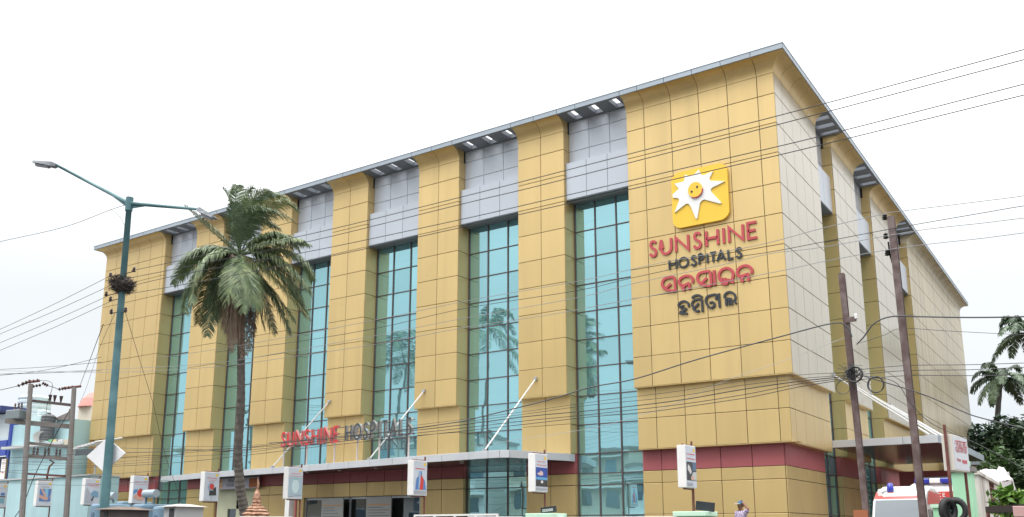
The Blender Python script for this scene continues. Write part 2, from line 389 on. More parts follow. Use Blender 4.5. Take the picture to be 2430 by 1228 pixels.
for i, (a, b) in enumerate(bays): bay(FT, a, b, {2: 4.7, 3: 4.7}.get(i, {4: 4.7}.get(i, 0)) if i not in (2, 3, 4) else 4.7)
for i in range(3): bay(SD, SP[i][1], SP[i + 1][0], 0, n=3 if i else 2)

# eaves and roof
rf = MB(); rf.box((XL + .01, DW + .02, 19.34), (-DW - .02, YR, 19.5))
for (a, b) in [(-6.27, 0)] + [(P[0], P[2]) for P in NP] + [(XL, -37.416)]: rf.box((a, -EV + .032, ZB), (b, DW + .02, ZF - .03))
for (a, b, _) in SP: rf.box((-DW - .02, max(a, .001), ZB), (EV - .032, b, ZF - .03))
rf.box((.001, -EV + .032, ZB), (EV - .032, 0, ZF - .03)); rf.box((XL - EV + .032, -EV + .032, ZB), (XL - .001, YR, ZF - .03)); rf.box((-3, YR + .001, ZB), (EV - .032, YR + EV - .03, ZF - .03))
R_ = rf.build('roof', SOF, H)
fj = sorted(set([XL - EV, EV] + [x for x in c6] + [P[k] for P in NP for k in (0, 1, 2)] + c0 + [-6.27, -37.416] + [-8.4]))
fj = [fj[0]] + [q for i, q in enumerate(fj[1:-1], 1) if q - fj[i - 1] > .5] + [fj[-1]]
def fascia(fr, js):
    for a, b in zip(js[:-1], js[1:]):
        link_mesh('fascia_panel', panel_mesh(b - a, ZF - ZB, FAS, 'fascia_panel', .03), fr.P((a + b) / 2, -EV, (ZF + ZB) / 2), (0, 0, fr.rot), R_)
fascia(FT, fj)
sj = [-EV + .03]
while sj[-1] < YR + EV - 1.8: sj.append(sj[-1] + 1.2)
sj.append(YR + EV); fascia(SD, sj)
cp = MB(); cp.box((XL - EV - .015, -EV - .015, ZF - .01), (EV + .015, -EV + .06, ZF + .02)); cp.box((EV - .06, -EV + .06, ZF - .01), (EV + .015, YR + EV + .015, ZF + .02)); cp.build('roof_flashing', FAS, R_)

# ground-floor entrance wall under the canopy
en = MB(); en.box((-26.39, .64, 3.2), (-17.52, .8, 4.69)); ep = en.build('entrance_wall', JNT, H)
xs = [-26.397 + k * (26.397 - 17.51) / 8 for k in range(9)]
for a, b in zip(xs[:-1], xs[1:]):
    for z0, z1, m_ in ((3.88, 4.69, MAR), (3.2, 3.88, YEL)):
        link_mesh('entrance_panel', panel_mesh(b - a, z1 - z0, m_, 'entrance_panel'), ((a + b) / 2, .6, (z0 + z1) / 2), (0, 0, 0), ep)
for z0, z1 in ((0.75, 2.2), (2.2, 3.2)):
    link_mesh('entrance_panel', panel_mesh(1.3, z1 - z0, YEL, 'entrance_panel'), (-25.73, .6, (z0 + z1) / 2), (0, 0, 0), ep)
q = MB(); q.box((-26.39, .64, 0), (-25.1, 2.5, 3.2)); q.build('entrance_pier', YEL, H)
fr_ = MB()
for x in (-25.05, -23.6, -22.0, -20.6, -19.4, -17.6): fr_.box((x - .05, .72, .75), (x + .05, .8, 3.2))
fr_.box((-25.05, .72, 3.1), (-17.55, .8, 3.2)); fr_.box((-25.05, .72, 1.75), (-17.55, .78, 1.81))
df = fr_.build('entrance_door', STEEL, H)
for a, b in ((-25.0, -23.65), (-23.55, -22.05), (-21.95, -20.65), (-20.55, -19.45), (-19.35, -17.65)):
    gl = MB(); gl.box((a, .75, .8), (b, .762, 3.1)); gl.build('door_glass', DGLASS, df)
# shop front in the second bay
sh = MB(); sh.box((-32.0, .7, 3.3), (-28.85, .8, 3.88)); sh.box((-32.0, .7, 0), (-31.0, .8, 3.3)); sh.box((-30.3, .7, 0), (-29.9, .8, 3.3)); sh.box((-31.0, .7, 2.75), (-28.85, .8, 3.3)); sh.box((-29.0, .7, 0), (-28.85, .8, 2.75))
sp = sh.build('shopfront', CREAM, H); q = MB(); q.box((-31.0, .78, .5), (-28.9, .79, 2.75)); q.build('shop_window', DGLASS, sp)
# ground floor glass behind front canopy, bay 5 handled by its bay

# ---------------------------------------------------------------- canopies
def canopy(poly, z0, z1, name, label, lights=()):
    t = MB(); t.prism(poly, (0, 0, 0), (1, 0, 0), (0, 1, 0), (0, 0, 1), z1 - .03, 0, z0 + .03)
    k = t.build('canopy', mat('glossy_canopy_soffit', (.09, .085, .085), .22, metal=.35, var=.1), H); k['label'] = label; outward(k.data)
    tp = MB(); tp.prism(poly, (0, 0, 0), (1, 0, 0), (0, 1, 0), (0, 0, 1), z1 - .01, 0, z1 - .03); o = tp.build('canopy_top', GRY, k); outward(o.data)
    return k
ce = [(-36.9, .6), (-34.5, .19), (-32.3, -.24), (-30.6, -.52), (-29.0, -.66), (-27.4, -.76), (-25.8, -.92), (-24.3, -1.1), (-22.8, -1.3), (-21.3, -1.53), (-19.8, -1.76), (-18.3, -1.97), (-16.8, -2.18), (-15.3, -2.38), (-13.8, -2.55), (-12.3, -2.70), (-11.3, -2.79), (-10.75, -2.80), (-10.4, -2.62), (-9.34, .2), (-9.34, .6)]
K1 = canopy(ce + [(-9.34, .62), (-36.9, .62)], 4.36, 4.68, 'canopy', 'long curved entrance canopy along the front')
def edge_fascia(pts, z0, z1, parent, m=FAS):
    for a, b in zip(pts[:-1], pts[1:]):
        a, b = Vector((*a, 0)), Vector((*b, 0)); d = (b - a); ln = d.length
        if ln < .15: continue
        c = (a + b) / 2; rz = math.atan2(d.y, d.x); n = Vector((sin(rz), -cos(rz), 0)) * .02
        link_mesh('canopy_fascia', panel_mesh(ln + .008, z1 - z0, m, 'canopy_fascia', .03), (c.x + n.x, c.y + n.y, (z0 + z1) / 2), (0, 0, rz), parent)
FASL = mat('light_grey_fascia', (.55, .57, .60), .4, metal=.1, var=.06, vscale=.8, rnd=.04)
edge_fascia(ce, 4.36, 4.68, K1, FASL)
for (x, y) in [(-24.0, -.3), (-21.5, -.6), (-19.0, -.8), (-16.6, -1.1), (-16.2, -1.8), (-13.8, -1.2), (-13.2, -2.0), (-11.8, -1.4), (-11.4, -.6)]:
    dl = MB(); dl.lathe([(.09, 4.375), (.09, 4.395)], 12, (x, y, 0)); dl.build('downlight', WHT, K1)
se = [(-.3, 5.72), (3.67, 5.72), (3.85, 8.5), (3.85, 17.3), (-.3, 17.3)]
K2 = canopy(se, 4.86, 5.17, 'canopy', 'flat side canopy on white stays')
edge_fascia([(-.3, 5.72), (.75, 5.72), (2.4, 5.72), (3.67, 5.72)], 4.86, 5.17, K2, FASL)
edge_fascia([(3.67, 5.72), (3.85, 8.5), (3.85, 11.5), (3.85, 14.5), (3.85, 17.3)], 4.86, 5.17, K2, FAS)
k3 = [(.0, 31), (2.2, 31), (2.2, 38), (0, 38)]; K3 = canopy(k3, 5.6, 5.95, 'canopy', 'small rear canopy'); edge_fascia(k3[:3], 5.6, 5.95, K3, FAS)
def stay(a, b, r=.032):
    m = MB(); m.tube([a, b], r, 8); o = m.build('canopy_stay', WHT, H)
    for e_ in (a, b): j = MB(); j.box(Vector(e_) - Vector((.07, .07, .06)), Vector(e_) + Vector((.07, .07, .06))); j.build('stay_bracket', STEEL, o)
for a, b in (((-10.82, -.02, 7.89), (-11.73, -2.45, 4.72)), ((-16.9, -.02, 7.89), (-18.45, -1.85, 4.72)), ((-22.93, -.02, 7.88), (-26.0, -.75, 4.72))): stay(a, b)
for y in (5.5, 9.2, 12.0, 16.1):
    b = {5.5: (3.35, 6.2), 9.2: (3.5, 8.6), 12.0: (3.6, 11.6), 16.1: (3.6, 14.8)}[y]; stay((.02, y, 7.8), (b[0], b[1], 5.2), .034)
q = MB(); q.box((-24.95, -.75, .75), (-24.65, -.45, 4.36)); q.build('canopy_column', WHT, H)
q = MB(); q.tube([(-24.4, -.55, .75), (-24.4, -.55, 4.36)], .06, 8); q.build('rain_pipe', MAR, H)
# door-side walls and a dark lobby under the side canopy
q = MB(); q.box((.0, 17.0, 0), (3.2, 17.3, 4.5)); q.build('porch_wall', MAR, H)


# ================================================================ signs on the wall
def ribbon(mb, pts, wd, org, a, b, n, dep, mi=0):
    """flat stroke of width wd along pts (2D), front at +n*dep"""
    P = [Vector((p[0], p[1])) for p in pts]; k = len(P); Lf = []; Rt = []
    for i in range(k):
        d0 = (P[i] - P[i - 1]).normalized() if i else (P[1] - P[0]).normalized()
        d1 = (P[i + 1] - P[i]).normalized() if i < k - 1 else d0
        t = (d0 + d1); t = t.normalized() if t.length > 1e-4 else d0
        nn = Vector((-t.y, t.x)); c = max(.42, abs(nn.dot(Vector((-d1.y, d1.x))))); s_ = wd / 2 / c
        Lf.append(P[i] + nn * s_); Rt.append(P[i] - nn * s_)
    org, a, b, n = map(Vector, (org, a, b, n))
    def q(p, h): return org + a * p.x + b * p.y + n * h
    vs = [q(p, dep) for p in Lf] + [q(p, dep) for p in Rt] + [q(p, 0) for p in Lf] + [q(p, 0) for p in Rt]
    fs = []
    for i in range(k - 1):
        fs += [(i, k + i, k + i + 1, i + 1), (i, i + 1, 2 * k + i + 1, 2 * k + i), (k + i, 3 * k + i, 3 * k + i + 1, k + i + 1)]
    fs += [(0, 2 * k, 3 * k, k), (k - 1, 2 * k - 1, 4 * k - 1, 3 * k - 1)]
    mb.add(vs, fs, mi)
def smooth(pts, n=4):
    if len(pts) < 3: return pts
    o = []; P = [Vector(p) for p in pts]
    for i in range(len(P) - 1):
        p0, p1, p2, p3 = P[max(i - 1, 0)], P[i], P[i + 1], P[min(i + 2, len(P) - 1)]
        for k in range(n):
            t = k / n; o.append(.5 * ((2 * p1) + (p2 - p0) * t + (2 * p0 - 5 * p1 + 4 * p2 - p3) * t * t + (3 * p1 - p0 - 3 * p2 + p3) * t ** 3))
    o.append(P[-1]); return o
SC = lambda n, a0, a1, cx=.5, cy=.5, rx=.5, ry=.5: [(cx + rx * cos(radians(a0 + (a1 - a0) * k / n)), cy + ry * sin(radians(a0 + (a1 - a0) * k / n))) for k in range(n + 1)]
GLY = {
 'S': [smooth([(.90, .86), (.76, .97), (.5, 1), (.24, .94), (.13, .77), (.25, .61), (.5, .52), (.78, .42), (.92, .24), (.8, .06), (.5, 0), (.22, .04), (.03, .2)], 4)],
 'U': [[(0, 1), (0, .38)] + SC(8, 180, 360, .5, .38, .5, .38) + [(1, 1)]],
 'N': [[(0, 0), (0, .97), (1, .03), (1, 1)]], 'H': [[(0, 0), (0, 1)], [(1, 0), (1, 1)], [(.02, .5), (.98, .5)]], 'I': [[(.5, 0), (.5, 1)]],
 'E': [[(1, 1), (0, 1), (0, 0), (1, 0)], [(.02, .5), (.85, .5)]], 'O': [SC(28, 0, 360)], 'P': [[(0, 0), (0, 1), (.5, 1)] + SC(8, 90, -90, .5, .74, .5, .26) + [(.03, .48)]],
 'T': [[(0, 1), (1, 1)], [(.5, 0), (.5, .98)]], 'A': [[(0, 0), (.5, 1), (1, 0)], [(.2, .32), (.8, .32)]], 'L': [[(0, 1), (0, 0), (1, 0)]],
 'R': [[(0, 0), (0, 1), (.5, 1)] + SC(8, 90, -90, .5, .74, .5, .26) + [(.03, .48)], [(.45, .46), (1, 0)]], 'M': [[(0, 0), (0, 1), (.5, .3), (1, 1), (1, 0)]], 'C': [SC(20, 50, 310)], 'Y': [[(0, 1), (.5, .5), (1, 1)], [(.5, 0), (.5, .5)]],
 'B': [[(0, 0), (0, 1), (.5, 1)] + SC(6, 90, -90, .5, .75, .4, .25) + [(.02, .5)], [(.5, .48)] + SC(6, 90, -90, .5, .25, .5, .25) + [(0.02, 0)]]}
def letter(ch, x0, x1, z0, z1, wd, org, a, b, n, dep, m, parent, side=None):
    mb = MB()
    for st in GLY[ch]:
        p = [(x0 + (q[0] * (x1 - x0)), z0 + q[1] * (z1 - z0)) for q in st]
        ribbon(mb, p, wd, org, a, b, n, dep)
    o = mb.build('letter', [m] + ([side] if side else []), parent); outward(o.data)
    if side:
        nn = Vector(n)
        for p in o.data.polygons: p.material_index = 0 if abs(p.normal.dot(nn)) > .9 else 1
    return o
O2 = Vector((0, -.02, 0)); AX = Vector((1, 0, 0)); ZX = Vector((0, 0, 1)); NX = Vector((0, -1, 0))
WS = thing('wall_lettering', (-3.2, 0, 11.6), 'red and charcoal hospital name in English and Odia letters below the sun emblem', 'sign')
def word(word_, ext, f0, f1, x0, x1, z0, z1, wd, m, parent, org=O2, a=AX, n=NX, dep=.045, side=None, zs=None):
    for ch, (p, q) in zip(word_, ext):
        xa = x0 + (x1 - x0) * (p - f0) / (f1 - f0) + wd / 2; xb = x0 + (x1 - x0) * (q - f0) / (f1 - f0) - wd / 2
        if ch == 'I': xa = xb = (xa + xb) / 2; xb += .001
        letter(ch, xa, xb, z0 + wd / 2, z1 - wd / 2, wd, org, a, ZX, n, dep, m, parent, side)
word('SUNSHINE', [(100, 210), (240, 390), (420, 595), (632, 745), (780, 940), (975, 1010), (1040, 1222), (1250, 1375)], 100, 1375, -5.41, -.93, 12.27, 12.98, .10, RED, WS)
word('HOSPITALS', [(330, 435), (445, 575), (592, 672), (685, 757), (780, 802), (815, 900), (890, 1007), (1020, 1095), (1110, 1190)], 330, 1190, -4.58, -1.57, 11.62, 12.07, .075, BLK, WS)
def zp(zx, zy, bx=1520, by=520, s=4.913, y=-.02): v = aty(bx + zx / s, by + zy / s, y); return (v.x, v.z)
OD1 = [[[(395, 682), (335, 684), (282, 704), (257, 745), (264, 790), (300, 824), (345, 836), (408, 842)], [(400, 690), (412, 838)], [(358, 758), (312, 800), (285, 832)]],
 [[(610, 748), (612, 704), (582, 670), (525, 668), (472, 695), (454, 738), (476, 778), (520, 774), (572, 748)], [(574, 752), (575, 826)], [(520, 782), (496, 812), (520, 836)]],
 [[(812, 612), (742, 620), (692, 637), (667, 676), (676, 730), (714, 764), (770, 778), (822, 784)], [(818, 620), (828, 780)], [(776, 690), (732, 735), (700, 766)]],
 [[(860, 600), (871, 776)]],
 [[(946, 728), (922, 695), (920, 640), (958, 592), (1018, 577), (1064, 602), (1084, 652), (1070, 708), (1058, 726), (1092, 746)], [(950, 690), (952, 742), (978, 760), (1010, 754), (1026, 700)], [(986, 690), (988, 752)]],
 [[(1298, 640), (1300, 592), (1260, 552), (1200, 551), (1150, 582), (1131, 630), (1152, 668), (1202, 663), (1262, 640)], [(1261, 645), (1263, 726)], [(1202, 675), (1176, 704), (1202, 736)]]]
OD2 = [[[(565, 1030), (560, 986), (520, 962), (475, 971), (447, 1000), (456, 1026), (498, 1020), (482, 1046), (512, 1064), (540, 1040)], [(540, 1050), (500, 1078), (458, 1088)], [(455, 1101), (550, 1107)]],
 [[(600, 925), (640, 896), (688, 894), (722, 916)], [(712, 937), (660, 941), (620, 958), (604, 992), (616, 1030), (642, 1046)], [(718, 940), (727, 1086)], [(682, 985), (652, 1020), (620, 1050), (660, 1080), (692, 1068)]],
 [[(882, 946), (886, 886), (830, 890), (780, 910), (763, 950), (774, 988), (802, 1030), (840, 1036), (866, 1002), (846, 972), (806, 982)]],
 [[(915, 870), (926, 1034)]],
 [[(982, 925), (986, 886), (1025, 856), (1070, 860), (1104, 890), (1110, 930), (1096, 958), (1122, 990)], [(990, 940), (1020, 930), (1064, 936)], [(1000, 944), (1004, 1012)], [(1032, 942), (1036, 1006)], [(1064, 944), (1068, 1004)]]]
for gl_, wd, m_ in [(g_, .10, RED) for g_ in OD1] + [(g_, .078, BLK) for g_ in OD2]:
    mb = MB()
    for j, st in enumerate(gl_):
        ribbon(mb, smooth([zp(*p) for p in st], 3), wd, O2 + NX * (.0015 * j), AX, ZX, NX, .055)
    o = mb.build('letter', m_, WS); outward(o.data)
# the sun emblem
EM = thing('sun_emblem', (-3.12, 0, 13.3), 'yellow rounded square emblem with a white smiling sun high on the corner pier', 'sign')
def rrect(x0, x1, z0, z1, r, n=6):
    p = []
    for cx, cz, a in ((x1 - r, z1 - r, 0), (x0 + r, z1 - r, 90), (x0 + r, z0 + r, 180), (x1 - r, z0 + r, 270)): p += [(cx + r * cos(radians(a + 90 * k / n)), cz + r * sin(radians(a + 90 * k / n))) for k in range(n + 1)]
    return p
def plate(name, poly, m, dep, d0=.0, par=EM):
    q = MB(); q.prism(poly, O2, AX, ZX, NX, dep, 0, d0); o = q.build(name, m, par); outward(o.data); return o
plate('plate', rrect(-4.29, -1.97, 13.24, 15.55, .36), SUNY, .12)
sbp = [(605, 160), (635, 228), (655, 250), (700, 248), (838, 186), (782, 290), (780, 322), (800, 340), (1030, 350), (830, 450), (802, 475), (802, 505), (822, 535), (972, 695), (958, 712), (700, 645), (655, 662), (625, 705), (582, 945), (568, 958), (555, 945), (478, 760), (440, 714), (400, 714), (215, 860), (290, 660), (280, 628), (245, 617), (187, 616), (187, 560), (280, 480), (272, 458), (215, 390), (350, 358), (375, 335), (380, 245), (470, 270), (530, 245)]
plate('sunburst', [zp(*p, 1570, 380, 6.821, -.15) for p in sbp], WHT, .17, .121)
cx_, cz_ = zp(548, 487, 1570, 380, 6.821, -.19)
plate('face', [(cx_ + .295 * cos(t * pi / 16), cz_ + .315 * sin(t * pi / 16)) for t in range(32)], SUNY, .22, .171)
for ex, ez in ((487, 514), (575, 436)):
    a_, b_ = zp(ex, ez, 1570, 380, 6.821, -.24); plate('eye', [(a_ + .042 * cos(t * pi / 8), b_ + .046 * sin(t * pi / 8)) for t in range(16)], BLK, .235, .221)
mb = MB(); ribbon(mb, smooth([zp(*p, 1570, 380, 6.821, -.24) for p in ((487, 606), (545, 606), (605, 578), (645, 530), (661, 462))], 4), .032, O2, AX, ZX, NX, .232); mb.build('smile', RED, EM)

# canopy lettering on posts
A_ = Vector((-25.15, -.92, 0)); B_ = Vector((-15.72, -2.06, 0)); dv = (B_ - A_).normalized(); nv = Vector((dv.y, -dv.x, 0)); Ln = (B_ - A_).length
CL = thing('canopy_lettering', (-20.4, -1.5, 4.7), 'red and steel three-dimensional name letters standing on posts along the front canopy', 'sign')
REDF = mat('red_letter_face', (.62, .03, .035), .35); PNK = mat('red_letter_return', (.58, .30, .29), .35, metal=.2); STF = mat('steel_letter_face', (.09, .10, .105), .35, metal=.5); STR = mat('steel_letter_return', (.45, .44, .45), .3, metal=.4)
def cword(wd_, s0, s1, mf, ms, widths):
    tot = sum(widths) + .28 * (len(widths) - 1) * .5; x = s0; k = (s1 - s0) / tot
    for ch, q in zip(wd_, widths):
        a, b = x, x + q * k
        if ch == 'I': letter('I', (a + b) / 2, (a + b) / 2 + .001, 5.62, 6.38, .10, A_, dv, ZX, nv, .14, mf, CL, ms)
        else: letter(ch, a + .05, b - .05, 5.66, 6.34, .095, A_, dv, ZX, nv, .14, mf, CL, ms)
        x += (q + .14) * k
cword('SUNSHINE', 0, 4.55, REDF, PNK, [.5, .6, .65, .5, .62, .2, .65, .46])
cword('HOSPITALS', 5.0, Ln, STF, STR, [.6, .7, .48, .5, .2, .5, .62, .46, .48])
for h in (5.66, 6.3): mb = MB(); mb.tube([A_ + dv * .1 + ZX * h - nv * .03, B_ + ZX * h - nv * .03], .02, 6); mb.build('rail', MUL, CL)
for x in (-25.08, -23.22, -21.13, -19.5, -17.99, -16.1):
    t = (x + 25.15) / 9.43; p = A_ + (B_ - A_) * t - nv * .05; mb = MB(); mb.tube([p + ZX * 4.69, p + ZX * 6.3], .038, 8); mb.build('post', mat('post_paint', (.60, .52, .50), .5), CL)
# pharmacy board and notice boards under the canopy
t = thing('shop_sign', (-30.2, .35, 3.75), 'long pale shop sign with food picture under the left end of the canopy', 'sign')
mb = MB(); mb.box((-31.7, .3, 3.78), (-28.2, .4, 4.36)); mb.build('board', mat('lilac_board', (.50, .50, .58), .5), t)
mb = MB(); mb.box((-31.65, .29, 3.82), (-31.05, .298, 4.32)); mb.build('picture', mat('food_print', (.62, .2, .06), .5, color2=(.7, .6, .4), vscale=7), t)
mb = MB(); mb.box((-28.9, .29, 3.82), (-28.25, .298, 4.32)); mb.build('end_panel', mat('orange_print', (.42, .14, .05), .6), t)
mb = MB()
for i, (x, z) in enumerate([(-30.6, 4.22), (-30.45, 4.24), (-30.3, 4.2), (-30.15, 4.23)]): ribbon(mb, [(x, z - .09), (x + .02, z + .05), (x + .09, z + .05), (x + .1, z - .09)], .022, (0, .3, 0), AX, ZX, NX, .006)
for i, x in enumerate((-30.68, -30.52, -30.36, -30.2)): ribbon(mb, [(x, 3.9), (x, 4.06), (x + .1, 4.06), (x + .1, 3.94), (x + .03, 3.95)], .022, (0, .3, 0), AX, ZX, NX, .006)
mb.build('lettering', BLK, t)
for i, (xa, xb) in enumerate(((-23.5, -22.05), (-20.55, -19.0))):
    t = thing('notice_board', ((xa + xb) / 2, .3, .8), ['white notice board with orange rule hung left of the entrance doors', 'white notice board with orange rule hung right of the entrance doors'][i], 'board', 'notice boards by the entrance')
    mb = MB(); mb.box((xa, .3, 1.4), (xb, .36, 3.15)); mb.build('board', mat('notice_white', (.34, .35, .34), .5), t)
    mb = MB(); mb.box((xa + .08, .292, 2.78), (xb - .08, .298, 2.82)); mb.build('rule', mat('orange_rule', (.6, .25, .04), .5), t)
    mb = MB()
    for k in range(9): mb.box((xa + .1, .292, 2.66 - k * .13), (xb - .1 - random.uniform(0, .5), .298, 2.69 - k * .13))
    tag(mb.build('text_lines', mat('grey_print', (.16, .17, .17), .7), t), kind='stuff')

# ================================================================ compound wall, gates
CWY = -7.0
t = thing('compound_wall', (-20, CWY, 0), 'low white-coped compound wall along the front of the hospital', 'wall')
mb = MB(); mb.box((-50, CWY - .1, 0), (-.9, CWY + .1, 1.93)); mb.build('wall_body', mat('pale_wall', (.55, .57, .55), .8, var=.1), t)
mb = MB(); mb.box((-17.5, CWY - .16, 1.93), (-.9, CWY + .16, 2.0)); mb.build('coping', WHT, t)
def gpillar(x, label, w_=.42):
    t = thing('gate_pillar', (x, CWY - .05, 0), label, 'pillar', 'mint green gate pillars')
    mb = MB(); mb.box((x - w_, CWY - .45, 0), (x + w_, CWY + .3, 1.98)); mb.build('shaft', MINT, t, bevel=.02)
    mb = MB(); mb.box((x - w_ - .08, CWY - .53, 1.98), (x + w_ + .08, CWY + .38, 2.12)); mb.build('cap', mat('pale_mint', (.55, .78, .62), .7), t, bevel=.02)
p = aty(1652, 1215, CWY); gpillar(p.x, 'mint green gate pillar under the poster box with the black and white picture')
p = aty(1299, 1215, CWY); gpillar(p.x, 'mint green gate pillar under the dark blue poster box')
# white sliding gate frame behind the wall
a = aty(985, 1222, -7.4); b = aty(1180, 1222, -7.4)
t = thing('sliding_gate', ((a.x + b.x) / 2, -7.4, 0), 'white tubular sliding gate standing just above the compound wall', 'gate')
for n_, (p0, p1) in {'top_rail': ((a.x, 2.1), (b.x, 2.1)), 'bottom_rail': ((a.x, .2), (b.x, .2)), 'middle_rail': ((a.x, 1.75), (b.x, 1.75))}.items():
    mb = MB(); mb.box((p0[0], -7.43, p0[1] - .03), (p1[0], -7.37, p0[1] + .03)); mb.build(n_, WHT, t)
for k in range(5):
    x = a.x + (b.x - a.x) * k / 4; mb = MB(); mb.box((x - .03, -7.435, .15), (x + .03, -7.365, 2.13)); mb.build('upright', WHT, t)
# small name boards leaning on pillars
for i, (px, py, lab, ry) in enumerate(((1302, 1212, 'small black name board with white lettering tilted on the pillar of the blue poster box', -.1), (1672, 1209, 'small black lamp box on the pillar of the black and white poster box', .12))):
    c = aty(px, py, -7.2); t = thing('name_board', (c.x, c.y, 2.12), lab, 'board')
    mb = MB(); mb.box((c.x - .28, c.y - .02, 2.13), (c.x + .28, c.y + .04, 2.13 + (.2 if i == 0 else .26))); o = mb.build('board', BLK, t, bevel=.01); o.rotation_euler = (0, ry, 0)
    if i == 0:
        mb = MB(); x = c.x - .2
        for ch in 'OIMOR': pass
        for k in range(5): ribbon(mb, [(x, 2.19), (x, 2.25), (x + .05, 2.25), (x + .05, 2.19), (x, 2.19)], .014, (0, c.y - .02, 0), AX, ZX, NX, .004); x += .08
        o = mb.build('lettering', WHT, t); o.rotation_euler = (0, ry, 0)

# ================================================================ poster light boxes
def PC(*c): return mat('print_%02d_%02d_%02d' % tuple(int(x * 99) for x in c), c, .45)
def poster(kind):
    W_ = []   # (colour, polygon in 0..1)
    R = lambda x0, y0, x1, y1: [(x0, y0), (x1, y0), (x1, y1), (x0, y1)]
    def El(cx, cy, rx, ry, n=14, a=0): return [(cx + rx * cos(2 * pi * k / n) * cos(a) - ry * sin(2 * pi * k / n) * sin(a), cy + (rx * cos(2 * pi * k / n) * sin(a) + ry * sin(2 * pi * k / n) * cos(a))) for k in range(n)]
    W_.append(((.82, .55, .05), [(.74, .86), (.92, .87), (.9, .95), (.72, .94)]))
    B1 = (.10, .22, .50); SK_ = (.62, .38, .30); DK = (.05, .055, .06); R1 = (.62, .06, .05); GR = (.36, .38, .42)
    if kind == 'hands': W_ += [(DK, R(.2, .765, .82, .78)), (B1, R(.15, .17, .95, .70)), ((.25, .5, .7), R(.5, .3, .75, .7)), (SK_, [(.12, .45), (.35, .42), (.65, .3), (.85, .32), (.95, .5), (.95, .38), (.7, .22), (.45, .24), (.12, .34)]), (SK_, [(.2, .7), (.35, .7), (.75, .3), (.62, .24)])]
    elif kind == 'bottle': W_ += [(GR, R(.1, .8, .9, .81)), (B1, R(.55, .5, .85, .62)), (DK, R(.4, .42, .9, .47)), ((.2, .4, .5), R(.5, .15, .85, .38))]
    elif kind == 'machine': W_ += [(R1, R(.1, .8, .95, .815)), (R1, R(.2, .74, .95, .75)), (R1, R(.35, .69, .95, .70)), ((.42, .44, .50), [(.05, .05), (.6, .05), (.6, .35), (.3, .5), (.15, .65), (.05, .6)]), ((.2, .35, .5), [(.45, .3), (.95, .28), (.95, .5), (.6, .55), (.45, .45)]), (DK, [(.45, .15), (.6, .32), (.66, .3), (.58, .12)])]
    elif kind == 'ball': W_ += [(R1, R(.08, .78, .92, .795)), (R1, R(.06, .69, .95, .7)), ((.12, .3, .55), [(.02, .3), (.3, .42), (.3, .52), (.02, .48)]), ((.12, .3, .55), [(.7, .5), (.98, .45), (.98, .38), (.7, .35)]), (SK_, El(.5, .22, .46, .13)), (R1, El(.5, .37, .22, .15)), (GR, R(.4, .52, .62, .56))]
    elif kind == 'pram': W_ += [(R1, [(.15, .8), (.85, .77), (.85, .79), (.15, .82)]), (R1, R(.3, .72, .8, .73)), (R1, R(.25, .66, .75, .67)), ((.30, .42, .58), El(.45, .48, .24, .16)), (R1, El(.5, .5, .16, .1)), (DK, [(.35, .18), (.35, .38), (.6, .42), (.8, .5), (.85, .2)]), (GR, R(.3, .36, .62, .4)), (GR, R(.48, .05, .52, .2))]
    elif kind == 'scan': W_ += [(R1, R(.15, .80, .85, .815)), (R1, R(.02, .72, .98, .73)), ((.38, .50, .58), R(.02, .1, .98, .69)), ((.55, .68, .72), El(.5, .4, .26, .24)), ((.3, .5, .5), El(.5, .64, .2, .04)), (DK, [(.02, .05), (.9, .09), (.9, .1), (.02, .065)])]
    elif kind == 'torso': W_ += [(R1, R(.1, .755, .82, .78)), (B1, [(.12, .15), (.2, .48), (.35, .54), (.38, .7), (.6, .7), (.62, .55), (.85, .42), (.95, .15)]), (R1, [(.45, .15), (.48, .5), (.58, .6), (.75, .45), (.7, .15)]), ((.35, .5, .7), [(.38, .5), (.4, .7), (.5, .7), (.5, .4), (.42, .15), (.36, .15)]), (GR, R(.05, .03, .95, .12))]
    elif kind == 'ocean': W_ += [(R1, R(.15, .79, .8, .805)), (R1, R(.1, .7, .9, .715)), ((.03, .08, .36), R(.02, .13, .98, .64)), ((.12, .36, .62), R(.02, .31, .98, .38)), (DK, R(.02, .13, .98, .305)), ((.68, .5, .48), [(.1, .48), (.3, .5), (.4, .56), (.6, .52), (.62, .44), (.4, .42), (.2, .44)]), ((.7, .72, .72), R(.42, .22, .6, .29)), (GR, R(.05, .04, .95, .09))]
    elif kind == 'bones': W_ += [(R1, R(.08, .79, .9, .81)), (R1, R(.05, .68, .9, .70)), (DK, R(.02, .16, .98, .61)), ((.6, .6, .58), [(.15, .55), (.35, .5), (.5, .38), (.4, .3), (.1, .42)]), ((.10, .16, .25), R(.6, .4, .98, .6)), ((.5, .52, .5), [(.4, .17), (.6, .36), (.98, .38), (.98, .17)]), (SK_, R(.4, .17, .7, .26)), (GR, R(.05, .04, .6, .1))]
    return W_
BOXES = [(16, 1197, 'bottle', 'poster light box with a small blue bottle picture, leftmost at the frame edge'), (122, 1197, 'hands', 'poster light box showing clasped hands on blue before the cyan house'), (235, 1194, 'machine', 'poster light box with grey machine picture half hidden by the teal lamp post'), (350, 1192, 'ball', 'poster light box showing a red ball held between blue bands'),
 (519, 1188, 'pram', 'poster light box showing a dark seated figure picture next to the palm trunk'), (718, 1183, 'scan', 'poster light box with a pale washed-out scan picture'), (1014, 1172, 'torso', 'poster light box showing a blue torso with red stripe'), (1301, 1166, 'ocean', 'poster light box with a deep blue and black picture and pink hand'), (1655, 1158, 'bones', 'poster light box with a black and white picture nearest the building corner')]
bx_core = {}
